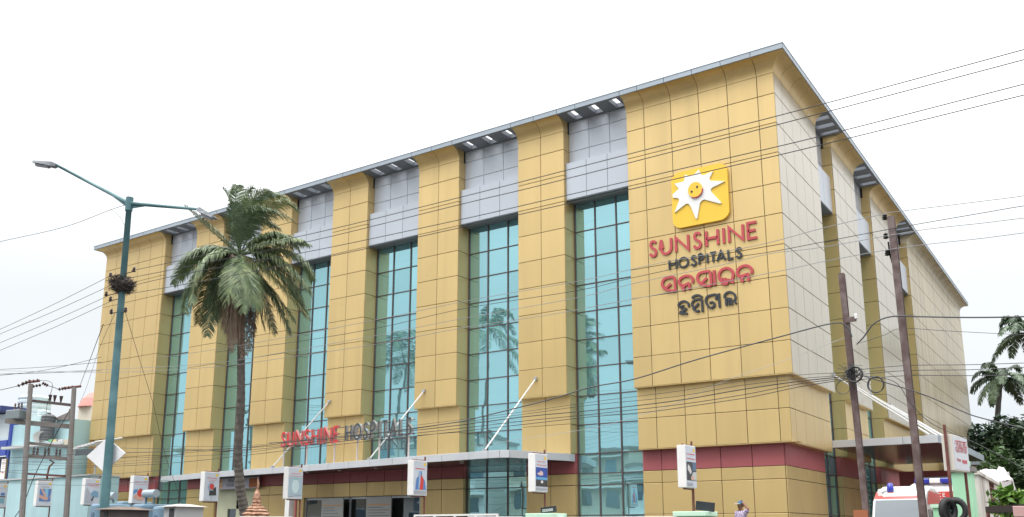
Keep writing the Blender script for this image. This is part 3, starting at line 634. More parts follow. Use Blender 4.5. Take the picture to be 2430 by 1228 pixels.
for px, py, kind, lab in BOXES:
    p = aty(px, py, CWY); x = p.x; z0 = 2.78; z1 = z0 + 1.2
    t = thing('poster_box', (x, CWY, 0), lab, 'sign', 'poster light boxes on the compound wall')
    mb = MB(); mb.box((x - .26, CWY - .78, z0), (x, CWY - .03, z1)); mb.build('box', WHT, t, bevel=.012)
    mb = MB(); mb.box((x + .001, CWY - .76, z0 + .02), (x + .006, CWY - .05, z1 - .02)); mb.build('poster', mat('poster_paper', (.55, .60, .68), .4, var=.05, vscale=3), t)
    cols_ = {}
    mats_ = []; mb = MB()
    for j, (c, poly) in enumerate(poster(kind)):
        mats_.append(PC(*c)); mb.add([(x + .009 + j * .0012, CWY - .76 + .71 * q[0], z0 + .02 + 1.16 * q[1]) for q in poly], [tuple(range(len(poly)))], j)
    mb.build('print', mats_, t)
    mb = MB(); mb.tube([(x - .13, CWY + .0, 0), (x - .13, CWY + .0, z1 + .16)], .032, 8); mb.build('pipe', RUST, t)
    for zz in (z0 - .03, z1 + .02):
        mb = MB(); mb.box((x - .15, CWY - .7, zz - .02), (x - .11, CWY, zz + .02)); mb.build('bracket', RUST, t)

# ================================================================ street lamp with nest and sign
ly = -18.0
b0 = aty(248, 1200, ly); tp = aty(308, 472, ly)
t = thing('street_lamp', (b0.x, ly, 0), 'tall teal painted double-arm street lamp with a crows nest of wires on its shaft', 'lamp post')
mb = MB(); mb.tube([(b0.x, ly, .0), (b0.x, ly, 2.3), (tp.x * .5 + b0.x * .5, ly, 6), (tp.x, ly, tp.z)], [.125, .115, .098, .075], 14); mb.build('shaft', TEALP, t, smooth=True)
mb = MB(); mb.tube([(tp.x, ly, tp.z - .36), (tp.x, ly, tp.z + .03)], .1, 14); mb.build('head_collar', TEALP, t)
mb = MB(); mb.tube([(b0.x, ly, 0), (b0.x, ly, .04)], .25, 12); mb.build('base_plate', TEALP, t)
for (ax, ay, ey, hx, hy, lx) in ((135, 393, -18.6, 80, 386, -1), (470, 497, -17.2, 512, 519, 1)):
    e = aty(ax, ay, ey); st_ = Vector((tp.x, ly, tp.z - .14)); h2 = aty(hx, hy, ey + (-.25 if lx < 0 else .2))
    mb = MB(); mb.tube([st_, e], [.055, .038], 8); mb.build('arm', TEALP, t, smooth=True)
    mb = MB(); mid = st_ + (e - st_) * .22; mb.add([st_ + ZX * .02, st_ - ZX * .16, mid - ZX * .05, mid + ZX * .0], [(0, 1, 2, 3)]); o = mb.build('gusset', TEALP, t); o.modifiers.new('s', 'SOLIDIFY').thickness = .02
    d = (h2 - e); s_ = d.normalized(); sd_ = s_.cross(ZX).normalized(); up = sd_.cross(s_)
    mb = MB(); ss = [(0, .06, .04), (.16, .13, .07), (.5, .15, .05), (.92, .13, .035), (1, .07, .02)]
    vs = []
    for (k, hw, hh) in ss:
        c = e + d * k; vs += [c - sd_ * hw - up * hh, c + sd_ * hw - up * hh, c + sd_ * hw * .8 + up * hh, c - sd_ * hw * .8 + up * hh]
    fs = [(4 * i + k, 4 * i + (k + 1) % 4, 4 * i + 4 + (k + 1) % 4, 4 * i + 4 + k) for i in range(len(ss) - 1) for k in range(4)] + [(0, 1, 2, 3), tuple(range(len(vs) - 4, len(vs)))]
    mb.add(vs, fs); o = mb.build('lamp_head', mat('lamp_grey', (.16, .175, .195), .45, metal=.3), t); outward(o.data)
    mb = MB(); c = e + d * .55 - up * .055; mb.tube([e + d * .3 - up * .062, e + d * .85 - up * .05], .07, 6); mb.build('lens', mat('lamp_lens', (.35, .37, .42), .3), o)
nc = aty(290, 678, ly)
t2 = thing('crow_nest', (nc.x, ly, nc.z), 'untidy twig nest wedged round the teal lamp post among the insulators', 'nest')
rn = random.Random(3); mb = MB()
for k in range(900):
    th = rn.uniform(0, 2 * pi); ph = rn.gauss(0, .5); r = rn.uniform(.10, .36) * cos(ph * .8); c = Vector((nc.x + r * cos(th), ly + r * sin(th), nc.z + .02 + .24 * sin(ph)))
    d = Vector((-sin(th) + rn.gauss(0, .5), cos(th) + rn.gauss(0, .5), rn.gauss(0, .45))).normalized() * rn.uniform(.06, .2); q = d.cross(Vector((rn.random(), rn.random(), rn.random()))).normalized() * .006
    mb.add([c - d - q, c - d + q, c + d + q, c + d - q], [(0, 1, 2, 3)])
tag(mb.build('twigs', mat('twig', (.085, .07, .062), .9, var=.4, vscale=12), t2), kind='stuff')
mb = MB(); mb.lathe([(.05, -.22), (.17, -.16), (.26, -.02), (.25, .08), (.12, .1)], 14, (nc.x, ly, nc.z), wob=.12); mb.build('nest_core', mat('nest_core', (.045, .038, .035), .95), t2)
# insulator brackets on the lamp post
def insulator(mb, c, r=.05, h=.14, ax='z', n=8):
    pr = [(r * .35, 0), (r, h * .15), (r * .5, h * .3), (r * .95, h * .45), (r * .5, h * .6), (r * .8, h * .75), (r * .3, h)]
    if ax == 'z': mb.lathe(pr, n, c)
    else:
        q = MB(); q.lathe(pr, n); mb.add([(c[0] + v[2], c[1] + v[0], c[2] + v[1]) for v in q.v], q.f)
PORC = mat('brown_porcelain', (.07, .045, .045), .35)
for i, (px, py, s_) in enumerate(((318, 642, 1), (262, 655, -1), (252, 700, -1), (262, 712, -1), (264, 742, -1), (298, 738, 1))):
    p = aty(px, py, ly); mb = MB(); insulator(mb, (p.x, ly, p.z - .05), .055, .15); mb.tube([(tp.x, ly, p.z - .03), (p.x, ly, p.z - .03)], .014, 5); o = mb.build('insulator', PORC, t)
t3 = thing('diamond_board', aty(252, 1080, ly + .16), 'blank white diamond-shaped board fixed behind the teal lamp post', 'board')
c = aty(252, 1080, ly + .16); r1 = (aty(298, 1082, ly + .16) - aty(207, 1080, ly + .16)).length / 2; h1 = (aty(252, 1040, ly + .16) - aty(252, 1120, ly + .16)).length / 2
mb = MB(); mb.prism([(-r1, 0), (0, -h1), (r1, 0), (0, h1)], c, AX, ZX, NX, .02); o = mb.build('board', mat('board_white', (.74, .75, .77), .6, var=.05), t3); outward(o.data)

# ================================================================ vegetation helpers
PALMG = mat('palm_leaflet', (.17, .24, .125), .42, var=.35, vscale=3, color2=(.23, .28, .14))
PALMD = mat('palm_leaflet_dark', (.11, .165, .09), .45, var=.35, vscale=3)
PALMF = mat('far_palm_leaflet', (.07, .11, .065), .5, var=.35, vscale=3)
PALMY = mat('palm_leaflet_yellowing', (.16, .15, .05), .6, var=.3, vscale=3, color2=(.09, .11, .035))
DEAD = mat('dead_frond', (.30, .22, .165), .85, var=.3, vscale=4)
TRK = mat('palm_trunk', (.115, .10, .088), .9, var=.3, vscale=6, bump=.5, bscale=18)
def bez(a, b, c, n): return [(a * (1 - t) ** 2 + b * 2 * t * (1 - t) + c * t * t) for t in [k / n for k in range(n + 1)]]
def frond(pts, nl, ll, m, parent, rn, droop=.6, wind=Vector((0, 0, 0)), lw=.022, name='frond', bare=.12):
    """rachis along pts with paired hanging leaflets"""
    mb = MB(); n = len(pts) - 1
    mb.tube(pts, [.028 * (1 - .85 * k / n) + .004 for k in range(n + 1)], 5)
    for i in range(nl):
        s = bare + (1 - bare) * (i + rn.random() * .5) / nl; f = s * n; k = min(int(f), n - 1); p = pts[k].lerp(pts[k + 1], f - k)
        d = (pts[k + 1] - pts[k]).normalized(); sd_ = d.cross(ZX); sd_ = sd_.normalized() if sd_.length > .05 else Vector((1, 0, 0)); up = sd_.cross(d)
        ln = ll * (sin(pi * min(1, .12 + s * .86)) ** .55) * rn.uniform(.82, 1.08)
        for sg in (-1, 1):
            if rn.random() < .04: continue
            a = (sd_ * sg * 1. + d * rn.uniform(.45, .8) + up * rn.uniform(-.05, .3)).normalized()
            g_ = Vector((0, 0, -1)) * droop * rn.uniform(.7, 1.35) + wind
            q1 = p + a * ln * .4 + g_ * ln * .07; q2 = p + a * ln * .72 + g_ * ln * .30; q3 = p + a * ln * .86 + g_ * ln * .62
            w_ = d * lw * rn.uniform(.8, 1.3)
            mb.add([p - w_ * .5, p + w_ * .5, q1 - w_, q1 + w_, q2 - w_ * .7, q2 + w_ * .7, q3], [(0, 1, 3, 2), (2, 3, 5, 4), (4, 5, 6)])
    return mb.build(name, m, parent)
def trunk(pts, r0, r1, parent, m=TRK, seg=40):
    P = [];
    for i in range(seg + 1):
        f = i / seg * (len(pts) - 1); k = min(int(f), len(pts) - 2); P.append(pts[k].lerp(pts[k + 1], f - k))
    sm = [sum((P[max(0, min(seg, i + j))] for j in (-2, -1, 0, 1, 2)), Vector()) / 5 for i in range(seg + 1)]; sm[0] = P[0]; sm[-1] = P[-1]
    mb = MB(); mb.tube(sm, [(r0 + (r1 - r0) * i / seg) * (1.06 if i % 2 else .96) for i in range(seg + 1)], 12); return mb.build('trunk', m, parent)
def leafcloud(mb, c, R, n, s, rn, mi=0, up=.3):
    for _ in range(n):
        v = Vector((rn.gauss(0, 1), rn.gauss(0, 1), rn.gauss(0, 1))).normalized() * (rn.random() ** .4); p = Vector((c[0] + v.x * R[0], c[1] + v.y * R[1], c[2] + v.z * R[2]))
        a = Vector((rn.gauss(0, 1), rn.gauss(0, 1), rn.gauss(0, .6))).normalized(); b = a.cross(Vector((rn.gauss(0, .6), rn.gauss(0, .6), 1))).normalized(); q = s * rn.uniform(.6, 1.4)
        mb.add([p - a * q, p + b * q * .45, p + a * q, p - b * q * .45], [(0, 1, 2, 3)], mi)
def tree(name, base, h, R, n, s, mats, label, seed, cat='tree', group=None, clumps=9, tr=.2, th=.35):
    rn = random.Random(seed); base = Vector(base); t = thing(name, base, label, cat, group)
    top = base + Vector((rn.uniform(-.3, .3), rn.uniform(-.3, .3), h * .62)); mb = MB(); mb.tube([base, base.lerp(top, .5) + Vector((rn.uniform(-.2, .2), 0, 0)), top], [tr, tr * .75, tr * .35], 8)
    cl = []
    for k in range(clumps):
        v = Vector((rn.gauss(0, 1), rn.gauss(0, 1), rn.gauss(0, 1))).normalized() * rn.uniform(.3, .95); c = base + Vector((v.x * R[0], v.y * R[1], h - R[2] + v.z * R[2])); cl.append(c)
        mb.tube([base.lerp(top, rn.uniform(th, .95)), c.lerp(top, .4), c], [tr * .35, tr * .2, .02], 5)
    mb.build('trunk', mat('bark', (.09, .07, .055), .9, var=.3), t)
    for j, m in enumerate(mats):
        mb = MB()
        for k, c in enumerate(cl):
            if k % len(mats) == j: leafcloud(mb, c, (R[0] * .45, R[1] * .45, R[2] * .4), n // clumps, s, rn)
        mb.build('crown', m, t)
    return t
LF1 = mat('leaf_dark', (.05, .09, .035), .55, var=.4, vscale=2); LF2 = mat('leaf_mid', (.07, .14, .04), .5, var=.4, vscale=2); LF3 = mat('leaf_bright', (.11, .22, .035), .45, var=.35, vscale=5); LFC = mat('leaf_conifer', (.06, .11, .07), .6, var=.4, vscale=2)

# ================================================================ the palm before the facade
rn = random.Random(11); D0 = 33
PB = at(582, 1250, D0); PT = at(570, 625, D0); base = Vector((PB.x + .15, PB.y, 0))
t = thing('coconut_palm', base, 'tall windblown coconut palm standing before the left half of the hospital', 'palm tree')
trunk([base, at(582, 1228, D0), at(570, 1160, D0), at(564, 1080, D0), at(572, 960, D0), at(572, 860, D0), at(572, 760, D0), PT], .19, .12, t, seg=90)
Cc = at(570, 604, D0)
def fr3(c1, c2, dd, nl=80, ll=.62, m=PALMG, droop=.7, wd=(.25, 0, .0), dd1=None, st=(0, 0)):
    s = at(570 + st[0], 606 + st[1], D0); tip = at(*c2, D0 + dd); mid = at(*c1, D0 + (dd * .6 if dd1 is None else dd1))
    ctl = mid * 2 - (s + tip) * .5; return frond(bez(s, ctl, tip, 12), int(nl * (1.15 if c2[1] < 530 else 1.6)), ll * (1.12 if c2[1] < 530 else 1.22), m, t, rn, droop, Vector(wd), .0135 if c2[1] < 530 else .021, name='frond')
W_ = (.45, .1, .05)
spec = [((505, 550), (437, 487), -.5, 70, .42, PALMD, .35), ((510, 545), (452, 500), .5, 60, .40, PALMD, .4), ((552, 500), (530, 450), .3, 70, .5, PALMD, .2), ((560, 500), (562, 440), -.3, 80, .52, PALMG, .3), ((575, 490), (600, 445), .5, 80, .58, PALMD, .3),
 ((590, 490), (640, 452), -.4, 90, .62, PALMG, .5), ((600, 480), (682, 470), .4, 90, .7, PALMG, .7), ((600, 505), (692, 520), -.8, 90, .7, PALMD, .8), ((585, 520), (665, 545), .9, 80, .6, PALMD, .8),
 ((570, 530), (610, 500), 1.2, 80, .6, PALMD, .5), ((555, 540), (555, 480), -1.1, 80, .55, PALMD, .4), ((640, 560), (738, 582), .4, 85, .5, PALMG, .8), ((650, 575), (720, 570), -.9, 80, .55, PALMG, .9), ((660, 612), (741, 698), -.3, 90, .62, PALMG, .9), ((655, 622), (718, 730), .9, 90, .6, PALMD, .9),
 ((640, 650), (736, 757), -.8, 90, .62, PALMY, .8), ((620, 660), (700, 760), .3, 90, .6, PALMG, .9), ((610, 680), (655, 792), .5, 90, .6, PALMD, .9), ((600, 690), (628, 780), -.6, 80, .55, PALMY, .9), ((596, 650), (610, 735), -1.3, 90, .58, PALMG, .9), ((580, 640), (575, 742), -1.5, 90, .62, PALMG, .8),
 ((555, 640), (535, 730), -1.4, 90, .6, PALMG, .8), ((535, 650), (510, 760), .3, 90, .6, PALMD, .9), ((520, 660), (492, 798), -.3, 90, .6, PALMD, .9), ((510, 640), (470, 770), .6, 90, .6, PALMY, .9), ((490, 622), (438, 742), -.7, 95, .66, PALMG, .9), ((488, 612), (455, 720), -1.3, 90, .6, PALMG, .9), ((690, 600), (742, 668), .3, 80, .55, PALMG, .9), ((668, 655), (728, 748), .1, 90, .6, PALMG, .9), ((640, 690), (690, 792), -.2, 90, .6, PALMD, .9), ((650, 555), (712, 596), -.4, 80, .5, PALMG, .9), ((640, 490), (708, 500), -.1, 85, .65, PALMG, .7), ((475, 596), (411, 676), .1, 90, .6, PALMG, .9), ((490, 590), (425, 660), 1., 80, .55, PALMD, .9), ((545, 600), (500, 690), 1.4, 80, .6, PALMD, .9)]
for s_ in spec: fr3(s_[0], s_[1], s_[2], s_[3], s_[4], s_[5], s_[6], W_ if s_[1][1] < 560 else (.12, 0, 0))
for (x0, x1, y1, dd) in ((560, 548, 830, -.1), (566, 575, 850, -.3), (574, 592, 835, .1), (556, 536, 790, .2), (580, 600, 800, .2), (570, 560, 815, -.4), (576, 584, 845, -.2), (562, 552, 838, -.3)):
    s = at(x0, 640, D0); e_ = at(x1, y1, D0 + dd); mdl = at((x0 + x1) / 2 + (x1 - 570) * .6, 700, D0 + dd); frond(bez(s, mdl, e_, 8), 46, .34, DEAD, t, rn, 2.2, lw=.03, name='dead_frond')
mb = MB()
for k in range(420):
    a = rn.uniform(0, 2 * pi); r = rn.uniform(.12, .34); z0 = at(570, 640, D0).z - rn.uniform(0, .9); p = Vector((Cc.x + r * cos(a), Cc.y + r * sin(a), z0)); q = p + Vector((rn.gauss(0, .1), rn.gauss(0, .1), -rn.uniform(.8, 2.4))); sd_ = Vector((-sin(a), cos(a), 0)) * .02
    mb.add([p - sd_, p + sd_, q], [(0, 1, 2)])
tag(mb.build('dead_skirt', DEAD, t), kind='stuff')
for k in range(9):
    a = rn.uniform(0, 2 * pi); mb = MB(); c = at(565, 618, D0) + Vector((.26 * cos(a), .26 * sin(a), rn.uniform(-.12, .15))); mb.lathe([(.02, -.1), (.075, -.05), (.085, .02), (.05, .08), (.01, .1)], 9, c); mb.build('coconut', mat('coconut', (.30, .20, .15), .5), t, smooth=True)

def far_palm(cpx, cpy, bpx, bpy_, D, R_, label, seed, n=20, zb=0., ll=.68, name='coconut_palm'):
    r2 = random.Random(seed); c = at(cpx, cpy, D); b = at(bpx, bpy_, D); b = Vector((b.x + (b.x - c.x) * .8, b.y, zb))
    t = thing(name, b, label, 'palm tree', 'palms beyond the hospital'); trunk([b, at(bpx, bpy_, D), at((cpx + bpx) / 2 + 4, (cpy + bpy_) / 2, D), c], .28, .16, t, mat('far_trunk', (.17, .155, .16), .9, var=.2), 20)
    for k in range(n):
        az = 2 * pi * k / n + r2.uniform(-.2, .2); el = r2.choice([.9, .5, .1, -.3]) + r2.uniform(-.15, .15); dr = Vector((cos(az) * cos(el), sin(az) * cos(el), sin(el))); L_ = R_ * r2.uniform(.85, 1.1)
        tip = c + dr * L_ + Vector((0, 0, -L_ * .55)); ctl = c + dr * L_ * .75 + Vector((0, 0, L_ * .12)); frond(bez(c, ctl, tip, 8), 44, ll, r2.choice([PALMF, PALMF, PALMD]), t, r2, .9, lw=.06, name='frond')
far_palm(2375, 895, 2350, 1100, 70, 2.3, 'slim coconut palm with leaning pale trunk right of the hospital', 5, zb=0)
far_palm(2436, 790, 2440, 1040, 64, 2.7, 'taller coconut palm cut off by the right edge of the photo', 8, zb=0)
far_palm(2345, 1050, 2350, 1100, 78, 2.0, 'low coconut palm rising behind the rear canopy of the hospital', 15, n=14)

def nb(px, py, D, z=0): p = at(px, py, D); return Vector((p.x, p.y, z))
def topz(py, px, D): return at(px, py, D).z
G = 'trees right of the hospital'
tree('casuarina_tree', nb(2405, 1150, 66), topz(955, 2405, 66), (3.2, 3.2, 4.5), 9000, .22, [LFC, LF1], 'dark feathery tree filling the right edge beneath the tall palms', 21, group=G, clumps=16)
tree('casuarina_tree', nb(2350, 1180, 72), topz(1075, 2350, 72), (3.0, 3, 3.2), 7000, .2, [LFC], 'shadowy low tree directly right of the hospital rear corner', 22, group=G, clumps=12)
tree('broadleaf_tree', nb(2425, 1180, 50), topz(1065, 2425, 50), (2.6, 2.6, 2.8), 5000, .2, [LF2, LF1], 'mid-green leafy tree behind the white block wall at the right', 23, group=G, clumps=12)
tree('broadleaf_tree', nb(2400, 1190, 58), topz(1120, 2380, 58), (3.2, 3.2, 2.6), 5000, .2, [LF1, LF2], 'dull green tree behind the tarpaulin shed at the right', 29, group=G, clumps=12)
# more trees down the side lane, out of frame but mirrored by the side wall
for k, (x, y, h) in enumerate(((14, 30, 9), (17, 44, 12), (20, 60, 13), (9, 58, 10), (15, 16, 7))):
    tree('lane_tree', (x, y, 0), h, (3, 3, h * .36), 2400, .3, [LF1, LF2], ['first', 'second', 'third', 'fourth', 'nearest'][k] + ' leafy tree along the side lane right of the hospital', 40 + k, group='trees along the side lane', clumps=10)

# bright shrub, awning, tarpaulin shed, block wall at the right
tree('croton_shrub', nb(2410, 1228, 17, 0), topz(1150, 2410, 17), (.62, .5, .40), 900, .095, [LF3, mat('leaf_lime', (.19, .30, .05), .45, var=.3, vscale=8)], 'bright lime-green shrub above the dark awning at bottom right', 31, cat='shrub', clumps=14, tr=.03)
a = at(2338, 1203, 16); b = at(2440, 1196, 15)
t = thing('shop_awning', (a.x, a.y, a.z), 'dark brown canvas awning at the bottom right corner', 'awning')
mb = MB(); d = Vector((0, .0, -.13)); bk = Vector((.1, .6, .02)); mb.add([a, b, b + d, a + d * .8, a + bk, b + bk, b + bk + d, a + bk + d], [(0, 3, 2, 1), (4, 5, 6, 7), (0, 1, 5, 4), (3, 7, 6, 2), (0, 4, 7, 3), (1, 2, 6, 5)]); mb.build('canvas', mat('dark_canvas', (.03, .02, .018), .85), t)
for q in (a, b): mb = MB(); mb.tube([Vector((q.x, q.y + .3, 0)), Vector((q.x, q.y + .3, q.z - .02))], .03, 8); mb.build('post', RUST, t)
p = at(2424, 1212, 14.5); t = thing('pink_board', (p.x, p.y, p.z), 'pale pink board hanging at the very bottom right corner', 'board')
mb = MB(); mb.box((p.x - .12, p.y - .02, p.z - .1), (p.x + .3, p.y + .02, p.z + .07)); mb.build('board', mat('dusty_pink', (.50, .30, .29), .6), t, bevel=.01)

DWT = mat('stained_whitewash', (.60, .57, .53), .9, var=.12, vscale=1.2, bump=.2, streak=((.20, .17, .14), .8))
# white boundary wall with vent blocks receding along the lane
p = at(2330, 1228, 24); wx = p.x
t = thing('vent_block_wall', (wx, p.y, 0), 'stained white wall with rust-red vent blocks behind the mint pillar', 'wall')
ztop = topz(1115, 2322, 23)
ya, yb = at(2322, 1150, 22.5).y, at(2388, 1170, 31).y
mb = MB(); x0 = at(2322, 1150, 22.5).x; x1 = at(2388, 1170, 31).x
W0 = Vector((x0, ya, 0)); W1 = Vector((x1, yb, 0)); wd = (W1 - W0).normalized(); wn = Vector((wd.y, -wd.x, 0)); WLn = (W1 - W0).length
M_ = Matrix(((wd.x, -wn.x, 0, W0.x), (wd.y, -wn.y, 0, W0.y), (0, 0, 1, 0), (0, 0, 0, 1)))
zt_ = 2.95
segs_ = [(0, WLn * .32), (WLn * .50, WLn * .74), (WLn * .86, WLn)]
for q0, q1 in segs_: mb.box((q0, 0, 0), (q1, .2, zt_), M=M_)
mb.box((WLn * .32, 0, 0), (WLn * .50, .2, 2.05), M=M_); mb.box((WLn * .74, 0, 0), (WLn * .86, .2, 2.05), M=M_)
mb.build('wall_body', DWT, t)
for q0, q1 in ((WLn * .32, WLn * .50), (WLn * .74, WLn * .86)):
    nx, nz = 3, 6; m2 = MB(); cw_ = (q1 - q0) / nx; ch = (zt_ - 2.05) / nz
    for i in range(nx + 1): m2.box((q0 + i * cw_ - .025, .02, 2.05), (q0 + i * cw_ + .025, .17, zt_), M=M_)
    for j in range(nz + 1): m2.box((q0, .03, 2.05 + j * ch - .02), (q1, .16, 2.05 + j * ch + .02), M=M_)
    m2.build('vent_block', mat('terracotta_vent', (.16, .07, .055), .8, var=.2), t)
mb = MB(); mb.box((-.05, -.05, zt_ + .002), (WLn, .25, zt_ + .09), M=M_); mb.build('coping', DWT, t)
# tarpaulin-roofed shed behind the wall
t = thing('tarpaulin_shed', nb(2375, 1150, 34), 'low shed draped in pale grey tarpaulin behind the vent-block wall', 'shed')
a = at(2322, 1116, 32); b = at(2382, 1110, 33); c = at(2400, 1140, 31); d = at(2345, 1150, 30.5)
mb = MB(); rr = random.Random(2); n = 10
def gridpatch(mb, a, b, c, d, n, amp, rr):
    vs = [];
    for i in range(n + 1):
        for j in range(n + 1):
            p = a.lerp(b, i / n).lerp(d.lerp(c, i / n), j / n); vs.append(p + Vector((rr.gauss(0, amp), rr.gauss(0, amp), rr.gauss(0, amp * 1.5))))
    mb.add(vs, [(i * (n + 1) + j, (i + 1) * (n + 1) + j, (i + 1) * (n + 1) + j + 1, i * (n + 1) + j + 1) for i in range(n) for j in range(n)])
TARP = mat('pale_tarpaulin', (.62, .59, .60), .6, var=.12, vscale=2)
gridpatch(mb, a, b, c, d, n, .02, rr); gridpatch(mb, d, c, Vector((c.x, c.y, 1.2)), Vector((d.x, d.y, 1.2)), n, .03, rr)
e2 = at(2412, 1155, 33); gridpatch(mb, b, e2, Vector((e2.x, e2.y, 1.2)), c, 6, .03, rr); mb.build('tarpaulin', TARP, t, smooth=True)
mb = MB(); mb.box((d.x + .1, d.y + .1, 0), (c.x - .1, c.y + 2, 2.2)); mb.build('shed_frame', DWT, t)

# mint gate pillar and beam by the lane
p = at(2292, 1228, 21.5)
t = thing('tall_mint_pillar', (p.x, p.y, 0), 'tall mint green pillar with stained cap behind the rusty sign box', 'pillar')
zz = topz(1118, 2285, 21.5)
mb = MB(); mb.box((p.x - .2, p.y - .2, 0), (p.x + .24, p.y + .3, zz - .02)); mb.build('shaft', MINT, t, bevel=.02)
mb = MB(); mb.box((p.x - .26, p.y - .26, zz - .02), (p.x + .30, p.y + .36, zz + .10)); mb.build('cap', CONC, t)
mb = MB(); mb.lathe([(.2, 0), (.2, .12), (.12, .2), (.02, .22)], 10, (p.x + .02, p.y, zz + .10)); mb.build('finial', MINT, t)
a = at(2215, 1206, 22.5); b = at(2262, 1206, 22.2)
t = thing('mint_parapet', (a.x, a.y, 0), 'low mint green parapet beside the ambulances', 'wall')
mb = MB(); mb.box((a.x, a.y - .1, 0), (p.x - .21, a.y + .1, a.z)); mb.build('parapet', MINT, t); mb = MB(); mb.box((a.x - .04, a.y - .15, a.z + .002), (p.x - .21, a.y + .15, a.z + .09)); mb.build('coping', mat('pale_mint', (.55, .78, .62), .7), t)

# rusty sign box on two pipes
p = at(2240, 1110, 18.5); sx, sy = p.x, p.y; zt1 = topz(1031, 2245, 18.5); zb1 = topz(1118, 2245, 18.5)
t = thing('clinic_sign_box', (sx + .15, sy, 0), 'rust-stained white sign box with red lettering on thin brown pipes', 'sign')
M_ = Matrix.Translation((sx, sy, 0)) @ Matrix.Rotation(radians(-9), 4, 'Z')
mb = MB(); mb.box((0, 0, zb1), (.21, .98, zt1), M=M_); mb.build('box', mat('rusty_white_box', (.66, .64, .58), .55, var=.06, vscale=2, streak=((.30, .16, .06), .7)), t, bevel=.01)
mb = MB(); mb.box((.2105, .03, zb1 + .03), (.216, .95, zt1 - .03), M=M_); mb.build('face', mat('sign_face', (.62, .64, .69), .4), t)
rs = random.Random(4); mb = MB(); o_ = M_ @ Vector((.217, 0, 0)); av = M_.to_3x3() @ Vector((0, 1, 0)); nv_ = M_.to_3x3() @ Vector((1, 0, 0)); Hh = zt1 - zb1
def od(mb, x, z, s):
    k = rs.randrange(4); A = {0: [[(0, 1), (.9, 1), (.9, 0)], [(.8, .2), (.1, .25), (0, .7), (.4, .95)]], 1: [SC(8, -60, 200)], 2: [[(.1, .9), (.8, .9), (.8, 0)], [(.1, .1), (.1, .6), (.7, .5)]], 3: [SC(8, 30, 300), [(.5, .5), (1, 0)]]}[k]
    for q in A: ribbon(mb, [(x + u * s * .9, z + v * s) for u, v in q], s * .11, (o_.x, o_.y, 0), av, ZX, nv_, .004)
for r_, (z_, s_, n_) in enumerate(((zb1 + Hh * .66, .14, 8), (zb1 + Hh * .52, .10, 10))):
    for k in range(n_): od(mb, .14 + k * (.70 / n_), z_, s_)
ribbon(mb, [(.5, zb1 + Hh * .28), (.8, zb1 + Hh * .28)], .07, (o_.x, o_.y, 0), av, ZX, nv_, .004)
for k in range(4): od(mb, .15 + k * .07, zb1 + Hh * .26, .06)
mb.build('lettering', RED, t)
for (u, v) in ((.1, -.04), (.1, 1.02)):
    q = M_ @ Vector((u, v, 0)); mb = MB(); mb.tube([Vector((q.x, q.y, 0)), Vector((q.x, q.y, zt1 + (.2 if v < 0 else -.1)))], .03, 8); mb.build('pipe', RUST, t)
# tyres hung on the pipe
q = M_ @ Vector((.1, -.14, 0))
for i, (px, ry, lab) in enumerate(((2250, .5, 'worn black tyre hung on the sign pipe, facing left'), (2270, -.3, 'second worn black tyre hung on the sign pipe, further right'))):
    c = at(px, 1212, 18.1); t = thing('old_tyre', (c.x, c.y, c.z), lab, 'tyre', 'tyres hung on the sign pipe', rz=ry + .4)
    mb = MB(); R0, r0 = .16, .055; n = 20; m_ = 8
    vs = [((R0 + r0 * cos(2 * pi * j / m_)) * cos(2 * pi * k / n), r0 * 1.3 * sin(2 * pi * j / m_), (R0 + r0 * cos(2 * pi * j / m_)) * 1.25 * sin(2 * pi * k / n)) for k in range(n) for j in range(m_)]
    mb.add(vs, [(k * m_ + j, k * m_ + (j + 1) % m_, ((k + 1) % n) * m_ + (j + 1) % m_, ((k + 1) % n) * m_ + j) for k in range(n) for j in range(m_)]); mb.build('tyre', BLACK, t, local=True, smooth=True)

